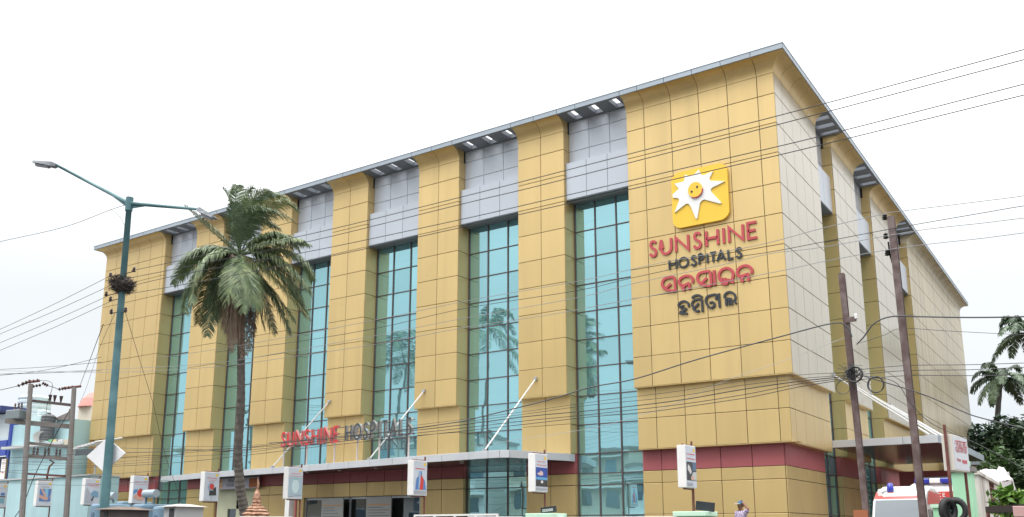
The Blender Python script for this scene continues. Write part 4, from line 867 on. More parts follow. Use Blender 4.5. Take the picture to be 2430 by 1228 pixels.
# ================================================================ ambulances
CW = mat('ambulance_white', (.74, .74, .73), .25, coat=.4); CR = mat('ambulance_red', (.62, .055, .045), .3, coat=.3); CG = mat('car_glass', (.07, .10, .12), .06, spec=.8, coat=1.); BLU = mat('beacon_blue', (.02, .03, .35), .25, coat=.5); ORG = mat('beacon_amber', (.55, .16, .03), .35)
def ambulance(loc, rz, W_, Ht, Ln_, label, tall):
    t = thing('ambulance', loc, label, 'ambulance', 'parked ambulances', rz=rz)
    # local: front at -y, x across.  side profile (y,z)
    if not tall: pr = [(0, .35), (-.02, .95), (.12, 1.28), (.55, Ht - .40), (1.0, Ht - .17), (1.7, Ht - .03), (Ln_ * .75, Ht), (Ln_, Ht - .12), (Ln_ + .02, .4)]
    else: pr = [(0, .35), (-.02, 1.0), (.15, 1.3), (.5, Ht - .85), (.75, Ht - .45), (1.05, Ht - .08), (1.5, Ht), (Ln_, Ht), (Ln_ + .02, .4)]
    hw = W_ / 2; def_ = lambda z: hw * (1 if z < 1.2 else 1 - .13 * (z - 1.2) / (Ht - 1.2))
    n = len(pr); rings = []
    for (sx_, k) in ((-1, 1), (-1, .93), (1, .93), (1, 1)):
        rings.append([(sx_ * def_(z) * (1 if k == 1 else .90), y + (0 if k == 1 else (-.03 if y < 1 else 0)), z + (0 if k == 1 else .05 * (z > 1.2))) for y, z in pr])
    mb = MB(); vs = sum(rings, [])
    fs = []; mi = []
    for r_ in range(3):
        for i in range(n - 1): fs.append((r_ * n + i, r_ * n + i + 1, (r_ + 1) * n + i + 1, (r_ + 1) * n + i))
    fs += [tuple(range(n)), tuple(range(3 * n, 4 * n))[::-1]]
    mb.add(vs, fs); o = mb.build('body', CW, t, local=True, bevel=.03); outward(o.data)
    # windscreen, slightly proud of the slope between profile points 2 and 3
    (ya, za), (yb, zb_) = pr[2], pr[3]; sl = Vector((0, yb - ya, zb_ - za)).normalized(); nn = Vector((0, -sl.z, sl.y)) * .055
    mb = MB(); mb.add([Vector((-hw * .88, ya, za)) + nn, Vector((hw * .88, ya, za)) + nn, Vector((hw * .80, yb, zb_)) + nn, Vector((-hw * .80, yb, zb_)) + nn, Vector((-hw * .88, ya, za)), Vector((hw * .88, ya, za)), Vector((hw * .80, yb, zb_)), Vector((-hw * .80, yb, zb_))], [(0, 1, 2, 3), (0, 4, 5, 1), (1, 5, 6, 2), (2, 6, 7, 3), (3, 7, 4, 0)]); mb.build('windscreen', CG, t, local=True)
    # red brow above windscreen and red side band
    (yc, zc) = pr[4]; nn2 = nn * 1.02
    mb = MB(); A = [Vector((-hw * .86, yb, zb_ + .015)) + nn2, Vector((hw * .86, yb, zb_ + .015)) + nn2]; sl2 = Vector((0, yc - yb, zc - zb_)).normalized(); n3 = Vector((0, -sl2.z, sl2.y)) * .065
    k_ = .38
    mb.add([Vector((-hw * .84, yb, zb_)) + n3, Vector((hw * .84, yb, zb_)) + n3, Vector((hw * .84, yb, zb_)) + sl2 * .42 + n3, Vector((hw * .55, yb, zb_)) + sl2 * .14 + n3, Vector((-hw * .55, yb, zb_)) + sl2 * .14 + n3, Vector((-hw * .84, yb, zb_)) + sl2 * .42 + n3], [(0, 1, 2, 3, 4, 5)]); mb.build('red_brow', CR, t, local=True)
    for s_ in (-1, 1):
        x = lambda z: s_ * (def_(z) + .006)
        mb = MB(); mb.add([(x(Ht - .5), .75, Ht - .50), (x(Ht - .4), Ln_, Ht - .40), (x(Ht - .14), Ln_, Ht - .14), (x(Ht - .2), 1.4, Ht - .12), (x(Ht - .3), 1.0, Ht - .3)], [(0, 1, 2, 3, 4)]); mb.build('red_band', CR, t, local=True)
        for k, (y0, y1) in enumerate(((.72, 1.35), (1.45, 2.3), (2.4, 3.2))):
            z0, z1 = 1.28, Ht - .62
            mb = MB(); mb.add([(x(z0), y0 - (.25 if k == 0 else 0), z0), (x(z0), y1, z0), (x(z1), y1, z1), (x(z1), y0, z1)], [(0, 1, 2, 3)]); mb.build('window', CG, t, local=True)
        for yy in (.75, Ln_ - .8):
            mb = MB(); q = MB(); q.lathe([(.05, -.1), (.32, -.1), (.34, 0), (.32, .1), (.05, .1)], 18); mb.add([(v[2] + s_ * (hw - .08), v[0] + yy, v[1] + .34) for v in q.v], q.f); mb.build('wheel', BLACK, t, local=True)
        mb = MB(); mb.box((s_ * (hw - .32), -.06, .75), (s_ * (hw - .08), .0, .92)); mb.build('headlight', WHT, t, local=True)
        mb = MB(); mb.box((s_ * (hw + .03), .35, 1.25), (s_ * (hw + .2), .42, 1.5)); mb.build('mirror', BLACK, t, local=True)
    mb = MB(); mb.box((-hw, -.1, .3), (hw, .02, .55)); mb.build('bumper', mat('dark_plastic', (.03, .03, .03), .6), t, local=True, bevel=.02)
    if tall:
        for a_, b_, m in ((-.62, -.17, BLU), (-.165, .165, WHT), (.17, .62, BLU)):
            mb = MB(); mb.box((a_, .88, Ht - .02), (b_, 1.12, Ht + .14)); mb.build('light_bar', m, t, local=True, bevel=.03)
        mb = MB(); mb.box((-hw * .8, .55, Ht - .52), (hw * .8, .6, Ht - .3)); o = mb.build('name_strip', CR, t, local=True)
        lt = MB(); x_ = -hw * .7
        for ch in 'AMBULANCE':
            for st in GLY[ch]: ribbon(lt, [(x_ + q[0] * .07, Ht - .46 + q[1] * .1) for q in st], .02, (0, .548, 0), AX, ZX, NX, .004)
            x_ += .115
        lt.build('lettering', WHT, t, local=True)
        mb = MB(); mb.box((-.5, 1.3, Ht + .08), (.55, 2.4, Ht + .2)); mb.build('rolled_cover', mat('dark_cover', (.03, .04, .045), .7), t, local=True, bevel=.06)
        for sx_ in (-.45, .5): mb = MB(); mb.box((sx_ - .02, 1.3, Ht), (sx_ + .02, 2.4, Ht + .1)); mb.build('roof_rack', BLACK, t, local=True)
    else:
        z_ = Ht - .2; y_ = .95; mb = MB(); mb.box((-.25 - .09, y_ - .09, z_ - .05), (-.25 + .09, y_ + .09, z_ + .03)); mb.build('beacon_base', ORG, t, local=True)
        mb = MB(); mb.lathe([(.085, 0), (.09, .1), (.07, .24), (.0, .26)], 14, (-.25, y_, z_ + .03)); mb.build('beacon', BLU, t, local=True, smooth=True)
        for k in (-.45, .15):
            mb = MB(); mb.tube([(k, ya - .07, za + .02), (k + .42, (ya + yb) / 2 - .08, (za + zb_) / 2)], .012, 5); mb.build('wiper', BLACK, t, local=True)
p = at(2128, 1228, 23); ambulance((p.x, p.y, 0), radians(2), 1.42, topz(1158, 2160, 25), 3.5, 'white and red ambulance van with a single blue beacon, nearest the pole', False)
p = at(2212, 1228, 28.5); ambulance((p.x, p.y, 0), radians(-2), 1.85, topz(1146, 2215, 29.5), 5.2, 'taller white ambulance with blue light bar parked behind the beacon ambulance', True)
# open door frame left of the van
a = at(2087, 1165, 24); b = at(2136, 1168, 24.6)
t = thing('white_tube_frame', (a.x, a.y, 0), 'white tubular frame standing behind the beacon ambulance', 'stretcher')
for q0, q1 in (((a.x, a.y, 0), (a.x, a.y, a.z)), ((b.x, b.y, 0), (b.x, b.y, b.z)), ((a.x, a.y, a.z), (b.x, b.y, b.z)), ((a.x, a.y, 1.6), (b.x, b.y, 1.6))): mb = MB(); mb.tube([q0, q1], .05, 6); mb.build('tube', WHT, t)

# ================================================================ left neighbours
a = at(-30, 985, 58); b = at(216, 985, 58)
fy = -1.0
def X(px, py, y=fy): return aty(px, py, y)
t = thing('cyan_house', (-52, fy, 0), 'pale cyan two-storey house with grey parapet left of the hospital', 'building')
xa = X(31, 1000).x; xb = XL - .6; zt_ = X(180, 992).z
mb = MB(); mb.box((xa, fy, 0), (xb, fy + 12, zt_)); mb.build('wall', CYAN, t)
mb = MB(); mb.add([(X(135, 1000).x, fy - .12, zt_), (xb, fy - .12, zt_ - .1), (xb, fy - .12, zt_ + .6), (X(165, 990).x, fy - .12, zt_ + .38), (X(135, 1000).x, fy - .12, zt_ + .12)], [(0, 1, 2, 3, 4)]); o = mb.build('parapet', CONC, t); o.modifiers.new('s', 'SOLIDIFY').thickness = .25
q = X(100, 1058); mb = MB(); mb.box((X(30, 1050).x, fy - .7, q.z - .12), (X(175, 1058).x, fy - .002, q.z + .05)); mb.build('balcony_slab', mat('pale_ledge', (.5, .52, .52), .8), t)
for k, (px, m_, w_) in enumerate(((119, mat('green_cloth', (.2, .5, .3), .8), .4), (128, mat('yellow_cloth', (.6, .55, .28), .8), .5), (143, mat('white_cloth', (.6, .58, .58), .8), .5), (157, mat('cream_cloth', (.55, .5, .4), .8), .4))):
    p = X(px, 1055, fy - .6); mb = MB(); mb.box((p.x - w_ / 2, p.y - .03, p.z - .02), (p.x + w_ / 2, p.y + .01, p.z + .3)); mb.build('cloth', m_, t)
for px0, px1, py0, py1, y_ in ((150, 160, 1180, 1120, 0), (185, 200, 1180, 1120, 0)):
    pass
for (px0, px1) in ((180, 222),):
    p0, p1 = X(px0, 1068), X(px1, 1060); mb = MB(); mb.box((p0.x, fy - .02, p0.z - .35), (p1.x, fy + .05, p0.z)); mb.build('window', DGLASS, t)
# lower cyan annex nearer the road
t = thing('cyan_annex', (-44, -3, 0), 'lower pale cyan single-storey annex wall behind the switchyard poles', 'building')
z_ = aty(30, 1140, -3.5).z; mb = MB(); mb.box((-60, -3.5, 0), (aty(215, 1140, -3.5).x, fy - .8, z_)); mb.build('wall', mat('cyan_annex_render', (.42, .62, .66), .85, var=.07, vscale=.6, bump=.1, streak=((.30, .42, .44), .5)), t)
mb = MB(); mb.box((-60, -3.6, z_ + .002), (aty(215, 1140, -3.5).x + .05, fy - .75, z_ + .08)); mb.build('coping', mat('pale_ledge', (.5, .52, .52), .8), t)
a = aty(172, 1064, -3.2); b = aty(228, 1048, -3.2)
t = thing('sheet_awning', (a.x, -3.2, a.z), 'white corrugated sheet awning sloping beside the hospital left pier', 'awning')
mb = MB(); n = 14
for k in range(n):
    f0, f1 = k / n, (k + 1) / n; p0 = a.lerp(b, f0); p1 = a.lerp(b, f1); h = .04 * (k % 2)
    mb.add([p0 + ZX * h, p1 + ZX * (.04 - h), p1 + ZX * (.04 - h) + Vector((0, 1.6, .35)), p0 + ZX * h + Vector((0, 1.6, .35))], [(0, 1, 2, 3)])
o = mb.build('sheet', WHT, t); o.modifiers.new('s', 'SOLIDIFY').thickness = .05
mb = MB(); mb.tube([a - ZX * .1, b - ZX * .1], .05, 6); mb.build('edge_beam', STEEL, t)
for p in (a, b): mb = MB(); mb.tube([p + Vector((0, .1, -.1)), Vector((p.x, p.y + .1, 0))], .05, 6); mb.build('post', STEEL, t)
# blue shop building
by = -1.06
BX = lambda px, py: aty(px, py, by)
t = thing('blue_shop', (BX(15, 1000).x, by, 0), 'royal blue and white shop building cut by the left edge of the photo', 'building')
x0 = BX(-70, 1000).x; x1 = BX(26, 1000).x; z3 = BX(10, 983).z; z2 = BX(10, 1046).z; z1 = BX(10, 1082).z; z0 = BX(10, 1138).z
mb = MB(); mb.box((x0, by, z2), (x1, by + 1.9, z3)); mb.build('upper_wall', mat('white_render', (.62, .70, .74), .8, var=.05), t)
mb = MB(); mb.box((x1 + .002, by - .06, 0), (BX(31, 1000).x, by + .5, z3 + .1)); mb.build('corner_column', BLUE, t)
mb = MB(); mb.box((x0, by - .12, z1), (x1, by - .002, z2)); mb.build('fascia_band', BLUE, t)
mb = MB(); mb.box((x0, by - .9, z3 + .1), (BX(33, 985).x, by + .9, z3 + .38)); mb.build('roof_edge', mat('dark_blue_roof', (.03, .05, .18), .5), t)
mb = MB(); mb.box((x0, by + .4, 0), (x1, by + .5, z1)); mb.build('shop_opening', NAVY, t)  # dark sheet painted as the shade inside the open shop
mb = MB(); mb.box((BX(31, 1000).x + .003, by + .3, z0 - .3), (BX(60, 1100).x, by + .6, BX(40, 1063).z)); mb.build('blue_shutter', mat('blue_shutter', (.03, .05, .22), .6), t)
p = aty(12, 1090, by - .5)
t = thing('hanging_banner', (p.x, by - .5, 0), 'narrow white vertical banner with red mark hanging on the blue shop', 'sign')
mb = MB(); mb.box((p.x - .28, by - .56, aty(12, 1137, by - .5).z), (p.x + .3, by - .5, p.z)); mb.build('board', WHT, t)
mb = MB(); zc = aty(12, 1122, by - .5).z; ribbon(mb, smooth([(p.x - .15, zc + .05), (p.x - .05, zc - .04), (p.x, zc + .04), (p.x + .06, zc - .04), (p.x + .16, zc + .05)], 3), .05, (0, by - .56, 0), AX, ZX, NX, .005)
for k in range(5): ribbon(mb, [(p.x - .15 + (k % 2) * .05, zc + .25 + k * .14), (p.x + .14, zc + .25 + k * .14)], .03, (0, by - .56, 0), AX, ZX, NX, .005)
mb.build('lettering', mat('faded_red', (.5, .12, .1), .6), t)
mb = MB(); mb.box((p.x + .301, by - .58, aty(12, 1137, by - .5).z), (p.x + .38, by - .48, p.z + .02)); mb.build('frame', mat('brown_frame', (.2, .14, .07), .7), t)
# rooftop things on the cyan house
TK = mat('pale_tank_plastic', (.52, .60, .62), .5, var=.04)
for (px, py0, py1, r, lab, m_) in ((77, 1002, 936, 1.05, 'large pale ribbed water tank on the cyan house roof', TK), (109, 1052, 982, .5, 'dark grey cylindrical tank beside the pale water tanks', mat('dark_tank', (.10, .11, .12), .5)), (100, 1000, 972, .42, 'small pale water tank between the big tank and the dark one', TK)):
    p = aty(px, py0, 1.2); z1_ = aty(px, py1, 1.2).z; z0_ = zt_ if py0 < 1030 else X(100, 1050).z
    if py0 > 1030: p = aty(px, py0, fy - .55); z1_ = aty(px, py1, fy - .55).z; r = .42
    h = z1_ - z0_; t = thing('water_tank', (p.x, p.y, z0_), lab, 'tank', 'water tanks left of the hospital')
    pr = [(r, 0)]; n = 7
    for k in range(n): pr += [(r, h * .86 * (k + .2) / n), (r * .96, h * .86 * (k + .5) / n), (r, h * .86 * (k + .8) / n)]
    pr += [(r, h * .87), (r * .7, h * .94)]; mb = MB(); mb.lathe(pr, 20, (p.x, p.y, z0_)); mb.build('tank', m_, t)
    mb = MB(); mb.lathe([(r * .3, 0), (r * .3, h * .06), (r * .2, h * .07)], 14, (p.x, p.y, z0_ + h * .94 + .002)); mb.build('lid', m_, t)
p = aty(96, 1036, fy - .9); t = thing('satellite_dish', p, 'white satellite dish on the balcony ledge of the cyan house', 'dish')
mb = MB(); ax_ = Vector((.75, -.5, -.45)).normalized(); sx_ = ax_.cross(ZX).normalized(); up = sx_.cross(ax_); R0 = .4; vs = [p]; n = 18
for rr_ in (.5, 1.):
    for k in range(n): vs.append(p + (sx_ * cos(2 * pi * k / n) + up * sin(2 * pi * k / n)) * R0 * rr_ - ax_ * (-.12 * rr_ * rr_))
mb.add(vs, [(0, 1 + k, 1 + (k + 1) % n) for k in range(n)] + [(1 + k, 1 + n + k, 1 + n + (k + 1) % n, 1 + (k + 1) % n) for k in range(n)]); mb.build('dish', WHT, t, smooth=True)
mb = MB(); mb.tube([p - up * R0, p + ax_ * .5], .015, 5); mb.build('feed_arm', STEEL, t); mb = MB(); mb.tube([p, p - ZX * .6], .03, 6); mb.build('mast', STEEL, t)
# pink domed cupola far behind
p = at(214, 1000, 95); t = thing('pink_cupola', (p.x, p.y, 0), 'cream cupola with pink domed roof far behind the left edge of the hospital', 'building')
zc = at(214, 968, 95).z; mb = MB(); mb.box((p.x - .7, p.y - 1, 0), (p.x + 3, p.y + 1, zc)); mb.build('cupola_wall', mat('cream_far', (.62, .58, .48), .8), t)
mb = MB(); mb.lathe([(1.6, 0), (1.5, .25), (1.2, .9), (.6, 1.5), (.1, 1.75)], 16, (p.x + .5, p.y, zc + .002)); mb.build('dome', mat('pink_dome', (.55, .26, .23), .8), t)

# ================================================================ switchyard H frame
hy = -6.2
def HP(px, py): return aty(px, py, -6.9 + (px - 60) / 110 * 1.9)
t = thing('power_pole_frame', (HP(110, 1228).x, HP(110, 1228).y, 0), 'twin concrete pole electrical frame with cross beams and insulators at far left', 'power pole')
for pb_, pt_ in (((52, 1228), (73, 912)), ((157, 1228), (176, 920))):
    b_ = HP(*pb_); t_ = aty(*pt_, b_.y); mb = MB(); mb.tube([b_ + (b_ - t_) * .33, t_], [.16, .12], 8); mb.build('pole', CONC, t)
for (pa, pb, r, m) in (((74, 952), (172, 963), .07, MUL), ((12, 1000), (174, 1014), .12, CONC), ((65, 1052), (168, 1063), .07, CONC), ((62, 1083), (165, 1090), .09, CONC), ((64, 1125), (160, 1131), .05, RUST)):
    a, b = HP(*pa), HP(*pb); d = (b - a).normalized(); n_ = Vector((d.y, -d.x, 0)).normalized() * .2; mb = MB()
    mb.add([a + n_ * k - ZX * r * q for k, q in ((.4, 1), (1, 1), (1, -1), (.4, -1))] + [b + n_ * k - ZX * r * q for k, q in ((.4, 1), (1, 1), (1, -1), (.4, -1))], [(0, 1, 2, 3), (7, 6, 5, 4), (0, 4, 5, 1), (1, 5, 6, 2), (2, 6, 7, 3), (3, 7, 4, 0)]); mb.build('cross_beam', m, t)
def chain(pa, pb, n, name='insulator_string'):
    a, b = HP(*pa), HP(*pb); mb = MB(); mb.tube([a, b], .03, 5); d = (b - a).normalized()
    for k in range(n): c = a.lerp(b, (k + .5) / n); mb.tube([c - d * .05, c, c + d * .05], [.04, .11, .04], 8)
    mb.build(name, PORC, t)
for pa, pb, n in (((40, 917), (66, 908), 3), ((52, 912), (74, 903), 3), ((66, 908), (94, 902), 3), ((76, 918), (98, 914), 3), ((100, 909), (114, 916), 3), ((138, 925), (158, 921), 3), ((150, 923), (176, 918), 3)): chain(pa, pb, n)
for q0, q1 in (((62, 908), (95, 904)), ((150, 922), (193, 917))): mb = MB(); mb.tube([HP(*q0), HP(*q1)], .07, 6); mb.build('top_arm', RUST, t)
for px, py in ((83, 1084), (92, 1085), (110, 1086), (119, 1087), (137, 1088), (145, 1089)):
    c = HP(px, py); mb = MB(); insulator(mb, (c.x, c.y - .1, c.z + .05), .08, .46); mb.build('post_insulator', PORC, t)
for px, py in ((122, 957), (133, 958), (148, 960)):
    c = HP(px, py); mb = MB(); mb.lathe([(.02, 0), (.05, .1), (.1, .38)], 8, (c.x, c.y - .1, c.z + .05)); mb.build('post_insulator', PORC, t)
c = HP(40, 1002); M_ = Matrix.Translation(c) @ Matrix.Rotation(.2, 4, 'Z'); mb = MB(); mb.box((-.55, -.3, .12), (.45, .3, .62), M=M_); mb.build('transformer_tank', mat('transformer_grey', (.22, .26, .28), .5, metal=.3), t, bevel=.05)
for k in (-.35, 0, .3): mb = MB(); insulator(mb, (c.x + k, c.y, c.z + .62), .07, .4); mb.build('bushing', PORC, t)
mb = MB(); mb.tube([HP(118, 1092), HP(128, 1098), HP(117, 1108), HP(112, 1130), HP(112, 1138)], .05, 6); mb.build('rust_cable', RUST, t)
for (pa, pb) in (((186, 1225), (30, 1210)),): pass

# generators behind the wall
GB = mat('generator_blue', (.17, .27, .36), .45, var=.12, vscale=1.5); GB2 = mat('generator_blue_dark', (.11, .18, .25), .5, var=.1)
def genset(px0, px1, py, D, label, stack=None):
    a, b = at(px0, py, D), at(px1, py, D); z = (a.z + b.z) / 2; w_ = b.x - a.x; t = thing('diesel_generator', ((a.x + b.x) / 2, a.y, 0), label, 'generator', 'blue generators by the left end of the hospital')
    w_ = max(w_, 1.2); x0 = a.x; x1 = b.x; y0 = (a.y + b.y) / 2
    mb = MB(); mb.box((x0, y0, .2), (x1, y0 + 1.6, z)); mb.build('enclosure', GB, t, bevel=.1)
    mb = MB(); mb.box((x0 + .2, y0 - .03, 1.0), (x0 + .2 + (x1 - x0) * .35, y0 - .002, z - .35)); mb.build('door', GB2, t)
    mb = MB()
    for k in range(7): mb.box((x1 - (x1 - x0) * .42, y0 - .05, 1.1 + k * .16), (x1 - .2, y0 - .004, 1.19 + k * .16))
    tag(mb.build('louvres', GB2, t), kind='stuff')
    mb = MB(); mb.box((x0 - .05, y0 - .05, 0), (x1 + .05, y0 + 1.65, .2)); mb.build('skid', CONC, t)
    if stack:
        c = at(*stack, D + .6); mb = MB(); mb.tube([c - Vector((.42, 0, 0)), c + Vector((.38, 0, 0))], .17, 14); mb.build('silencer', mat('silencer_grey', (.38, .45, .50), .4, metal=.3), t, smooth=False)
        for k in (-.3, .25): mb = MB(); mb.tube([c + Vector((k, 0, -.15)), Vector((c.x + k, c.y, z - .05))], .05, 6); mb.build('silencer_leg', GB2, t)
genset(204, 240, 1196, 37, 'light blue generator enclosure left of the teal lamp post')
genset(262, 300, 1190, 41, 'blue generator behind the lamp post under a horizontal grey silencer', (262, 1178))
genset(300, 350, 1196, 37.5, 'darker blue generator with louvres below the red ball poster', (358, 1172))
genset(352, 388, 1202, 36, 'short blue generator beside the white kiosk')
# kiosk huts
def hut(px0, px1, pyt, pyb, D, label, wm, rm, name):
    a, b = at(px0, pyb, D), at(px1, pyb, D); z = at((px0 + px1) / 2, pyb, D).z; y0 = a.y; zr = at((px0 + px1) / 2, pyt, D).z
    t = thing(name, ((a.x + b.x) / 2, y0, 0), label, 'kiosk')
    mb = MB(); mb.box((a.x, y0, 0), (b.x, y0 + 1.1, z)); mb.build('wall', wm, t)
    mb = MB(); mb.box((a.x + (b.x - a.x) * .5, y0 - .02, 0), (b.x - .06, y0 - .002, z - .06)); mb.build('opening', CORE if wm != WHT else GB2, t)
    xm = (a.x + b.x) / 2; e_ = .14; mb = MB(); vs = [(a.x - e_, y0 - e_, z), (b.x + e_, y0 - e_, z), (b.x + e_, y0 + 1.2, z), (a.x - e_, y0 + 1.2, z), (xm, y0 + .3, zr), (xm, y0 + .8, zr)]
    mb.add(vs, [(0, 1, 4), (1, 2, 5, 4), (2, 3, 5), (3, 0, 4, 5), (0, 3, 2, 1)]); mb.build('roof', rm, t)
hut(238, 284, 1202, 1210, 22.5, 'small brown kiosk with a rusty hipped roof at the foot of the lamp post', mat('brown_hut', (.10, .08, .075), .8, var=.2), mat('rusty_roof', (.16, .12, .10), .8, var=.3, vscale=5), 'brown_kiosk')
hut(390, 442, 1196, 1203, 30, 'white kiosk with a shallow pale roof between the generators and the palm', mat('kiosk_white', (.42, .43, .44), .7, var=.05), mat('kiosk_roof', (.52, .50, .46), .7), 'white_kiosk')

# carved stone spire
p = at(607, 1228, 27); zA = at(607, 1135, 27).z; zB_ = at(607, 1228, 27).z; hh = zA - zB_; sc = hh / 93.
STN = mat('carved_red_stone', (.33, .165, .10), .85, var=.3, vscale=9, bump=.6, bscale=22, color2=(.42, .26, .18))
t = thing('stone_spire', (p.x, p.y, 0), 'small carved reddish stone temple spire with a pointed finial below the canopy', 'spire')
mb = MB(); mb.box((p.x - .55, p.y - .5, 0), (p.x + .55, p.y + .5, zB_ - .25)); mb.build('base', STN, t, bevel=.03)
tiers = [(36, -2, 6), (33, 5, 8), (27, 13, 7), (21, 20, 6), (11.5, 26, 8), (10.5, 34, 8), (9.2, 42, 10), (7.4, 52, 8)]
for r, y0, h in tiers:
    mb = MB(); n = 24; R = r * sc; z = zB_ + y0 * sc; H_ = h * sc; mb.lathe([(R * .86, 0), (R, H_ * .25), (R * .97, H_ * .5), (R * .78, H_ * .95)], n, (p.x, p.y, z), wob=.045); mb.build('tier', STN, t)
mb = MB(); mb.lathe([(36 * sc, -.3), (36 * sc, -2 * sc), (10 * sc, 24 * sc), (8 * sc, 52 * sc), (4.5 * sc, 62 * sc)], 16, (p.x, p.y, zB_)); mb.build('core', STN, t)
mb = MB(); c = Vector((p.x, p.y, zB_)); mb.tube([c + ZX * 60 * sc, c + ZX * 68 * sc, c + Vector((2.5 * sc, 0, 80 * sc)), c + Vector((-1.5 * sc, 0, 95 * sc))], [4.5 * sc, 2.2 * sc, 2.6 * sc, .3 * sc], 8); mb.build('finial', STN, t)
# white stall roof corner & small white sign pieces
for (px0, px1, py, D, nm, lab, ct) in ((570, 690, 1226, 24.3, 'white_ledge', 'white ledge with small white lettering blocks below the carved spire', 'ledge'), (1110, 1240, 1226, 24.6, 'white_ledge', 'long white ledge beside the sliding gate', 'ledge')):
    a, b = at(px0, py, D), at(px1, py, D); t = thing(nm, ((a.x + b.x) / 2, a.y, 0), lab, ct, 'white ledges on the compound wall')
    mb = MB(); M_ = Matrix.Translation((a.x, a.y, 0)) @ Matrix.Rotation(math.atan2(b.y - a.y, b.x - a.x), 4, 'Z'); Lx = (b - a).length
    mb.box((0, -.05, a.z - .12), (Lx, .25, a.z), M=M_); mb.build('ledge', WHT, t); mb = MB(); mb.box((.05, 0, 0), (Lx - .05, .2, a.z - .122), M=M_); mb.build('body', mat('pale_wall', (.55, .57, .55), .8), t)

# ================================================================ brown steel poles
py_ = -11.0
BP = lambda px, py: aty(px, py, py_)
def hpole(b, tpt, label, w_=.064):
    t = thing('steel_pole', (b.x, py_, 0), label, 'utility pole', 'rust-brown steel utility poles')
    bb = Vector((b.x + (b.x - tpt.x) * .25, py_, 0)); d = tpt - bb; mb = MB()
    f = lambda x0, x1, y0, y1: mb.add([bb + Vector((x, y, 0)) for x, y in ((x0, y0), (x1, y0), (x1, y1), (x0, y1))] + [tpt + Vector((x, y, 0)) for x, y in ((x0, y0), (x1, y0), (x1, y1), (x0, y1))], [(0, 3, 2, 1), (4, 5, 6, 7), (0, 1, 5, 4), (1, 2, 6, 5), (2, 3, 7, 6), (3, 0, 4, 7)])
    f(-w_, w_, -w_, -w_ + .02); f(-w_, w_, w_ - .02, w_); f(-.01, .01, -w_ + .021, w_ - .021); mb.build('girder', BRN, t); return t
tA = hpole(BP(2058, 1228), BP(1997, 650), 'shorter rust-brown steel pole with coiled cables before the side canopy')
tB = hpole(BP(2192, 1228), BP(2114, 515), 'taller rust-brown steel pole with black insulators near the ambulances', .072)
mb = MB(); c = BP(2028, 1222); mb.box((c.x - .0, py_ - .1, 0), (c.x + .3, py_ - .09, c.z + .1)); mb.build('orange_band', mat('orange_paint', (.35, .12, .05), .7), tA)
for (px, py) in ((2106, 515), (2108, 560), (2112, 600)):
    c = BP(px, py); mb = MB(); insulator(mb, (c.x - .05, py_ - .02, c.z - .07), .07, .14); mb.build('insulator', BLACK, tB)
mb = MB(); mb.tube([BP(2108, 575), BP(2112, 605), BP(2120, 632)], .02, 5); mb.build('bracket', BLACK, tB)
c = BP(2020, 760); mb = MB(); mb.box((c.x - .12, py_ - .12, c.z - .07), (c.x + .14, py_ - .10, c.z + .05)); mb.build('bracket', BRN, tA); mb = MB(); insulator(mb, (c.x + .13, py_ - .12, c.z - .02), .045, .13); mb.build('insulator', WHT, tA)
# tangle and coils on pole A
def coil(cpx, cpy, rpx, n, r, label, y=py_ - .25, ph=0):
    c = aty(cpx, cpy, y); R = (aty(cpx + rpx, cpy, y) - c).length; rr = random.Random(cpx); pts = []
    for k in range(n * 20 + 1):
        a = 2 * pi * k / 20 + ph; q = R * (1 + .05 * sin(k * .37) + rr.uniform(-.01, .01)); pts.append(c + Vector((q * cos(a), .03 * sin(k * .5), q * sin(a) * 1.05)))
    mb = MB(); mb.tube(pts, r, 5); o = mb.build('cable_coil', WIRE); return tag(o, label, 'cable coil', 'coils of spare cable on the poles')
coil(2028, 889, 18, 5, .014, 'dense black coil of cable wound on the shorter brown pole')
coil(2078, 913, 19, 4, .011, 'hanging black loop of cable between the two brown poles')
coil(2000, 920, 16, 2, .006, 'thin open cable loop left of the shorter brown pole')
rr = random.Random(5); mb = MB()
for k in range(70):
    c = BP(2026 + rr.gauss(0, 9), 888 + rr.gauss(0, 9)); c.y = py_ - .2; d = Vector((rr.gauss(0, .09), rr.gauss(0, .06), rr.gauss(0, .09))); mb.tube([c - d, c + Vector((rr.gauss(0, .04), 0, rr.gauss(0, .04))), c + d], .006, 3)
tag(mb.build('cable_tangle', WIRE, tA), kind='stuff')

# ================================================================ overhead wires, each a real line hanging in its own vertical plane
def wire(pts, y, r, label, group, m=WIRE, y2=None, name='overhead_wire'):
    n = len(pts); P = []
    x0, x1 = pts[0][0], pts[-1][0]
    for (px, py) in pts:
        yy = y if y2 is None else y + (y2 - y) * (px - x0) / (x1 - x0); P.append(aty(px, py, yy))
    o = []
    for i in range(n - 1):
        p0, p1, p2, p3 = P[max(i - 1, 0)], P[i], P[i + 1], P[min(i + 2, n - 1)]
        for k in range(6):
            t = k / 6; o.append(.5 * ((2 * p1) + (p2 - p0) * t + (2 * p0 - 5 * p1 + 4 * p2 - p3) * t * t + (3 * p1 - p0 - 3 * p2 + p3) * t ** 3))
    o.append(P[-1]); mb = MB(); mb.tube(o, r, 5); return tag(mb.build(name, m), label, 'wire', group)
g1 = 'four wires from the lamp post over the upper facade'
wire([(2600, 72), (2430, 118), (1950, 248), (1660, 323), (1284, 420), (1091, 469), (740, 555), (450, 614), (312, 643)], ly, .008, 'topmost of the four wires crossing the upper facade', g1)
wire([(2600, 97), (2430, 142), (1950, 269), (1660, 344), (1284, 440), (1091, 486), (740, 572), (450, 632), (308, 660)], ly, .008, 'second wire from the top crossing the upper facade', g1)
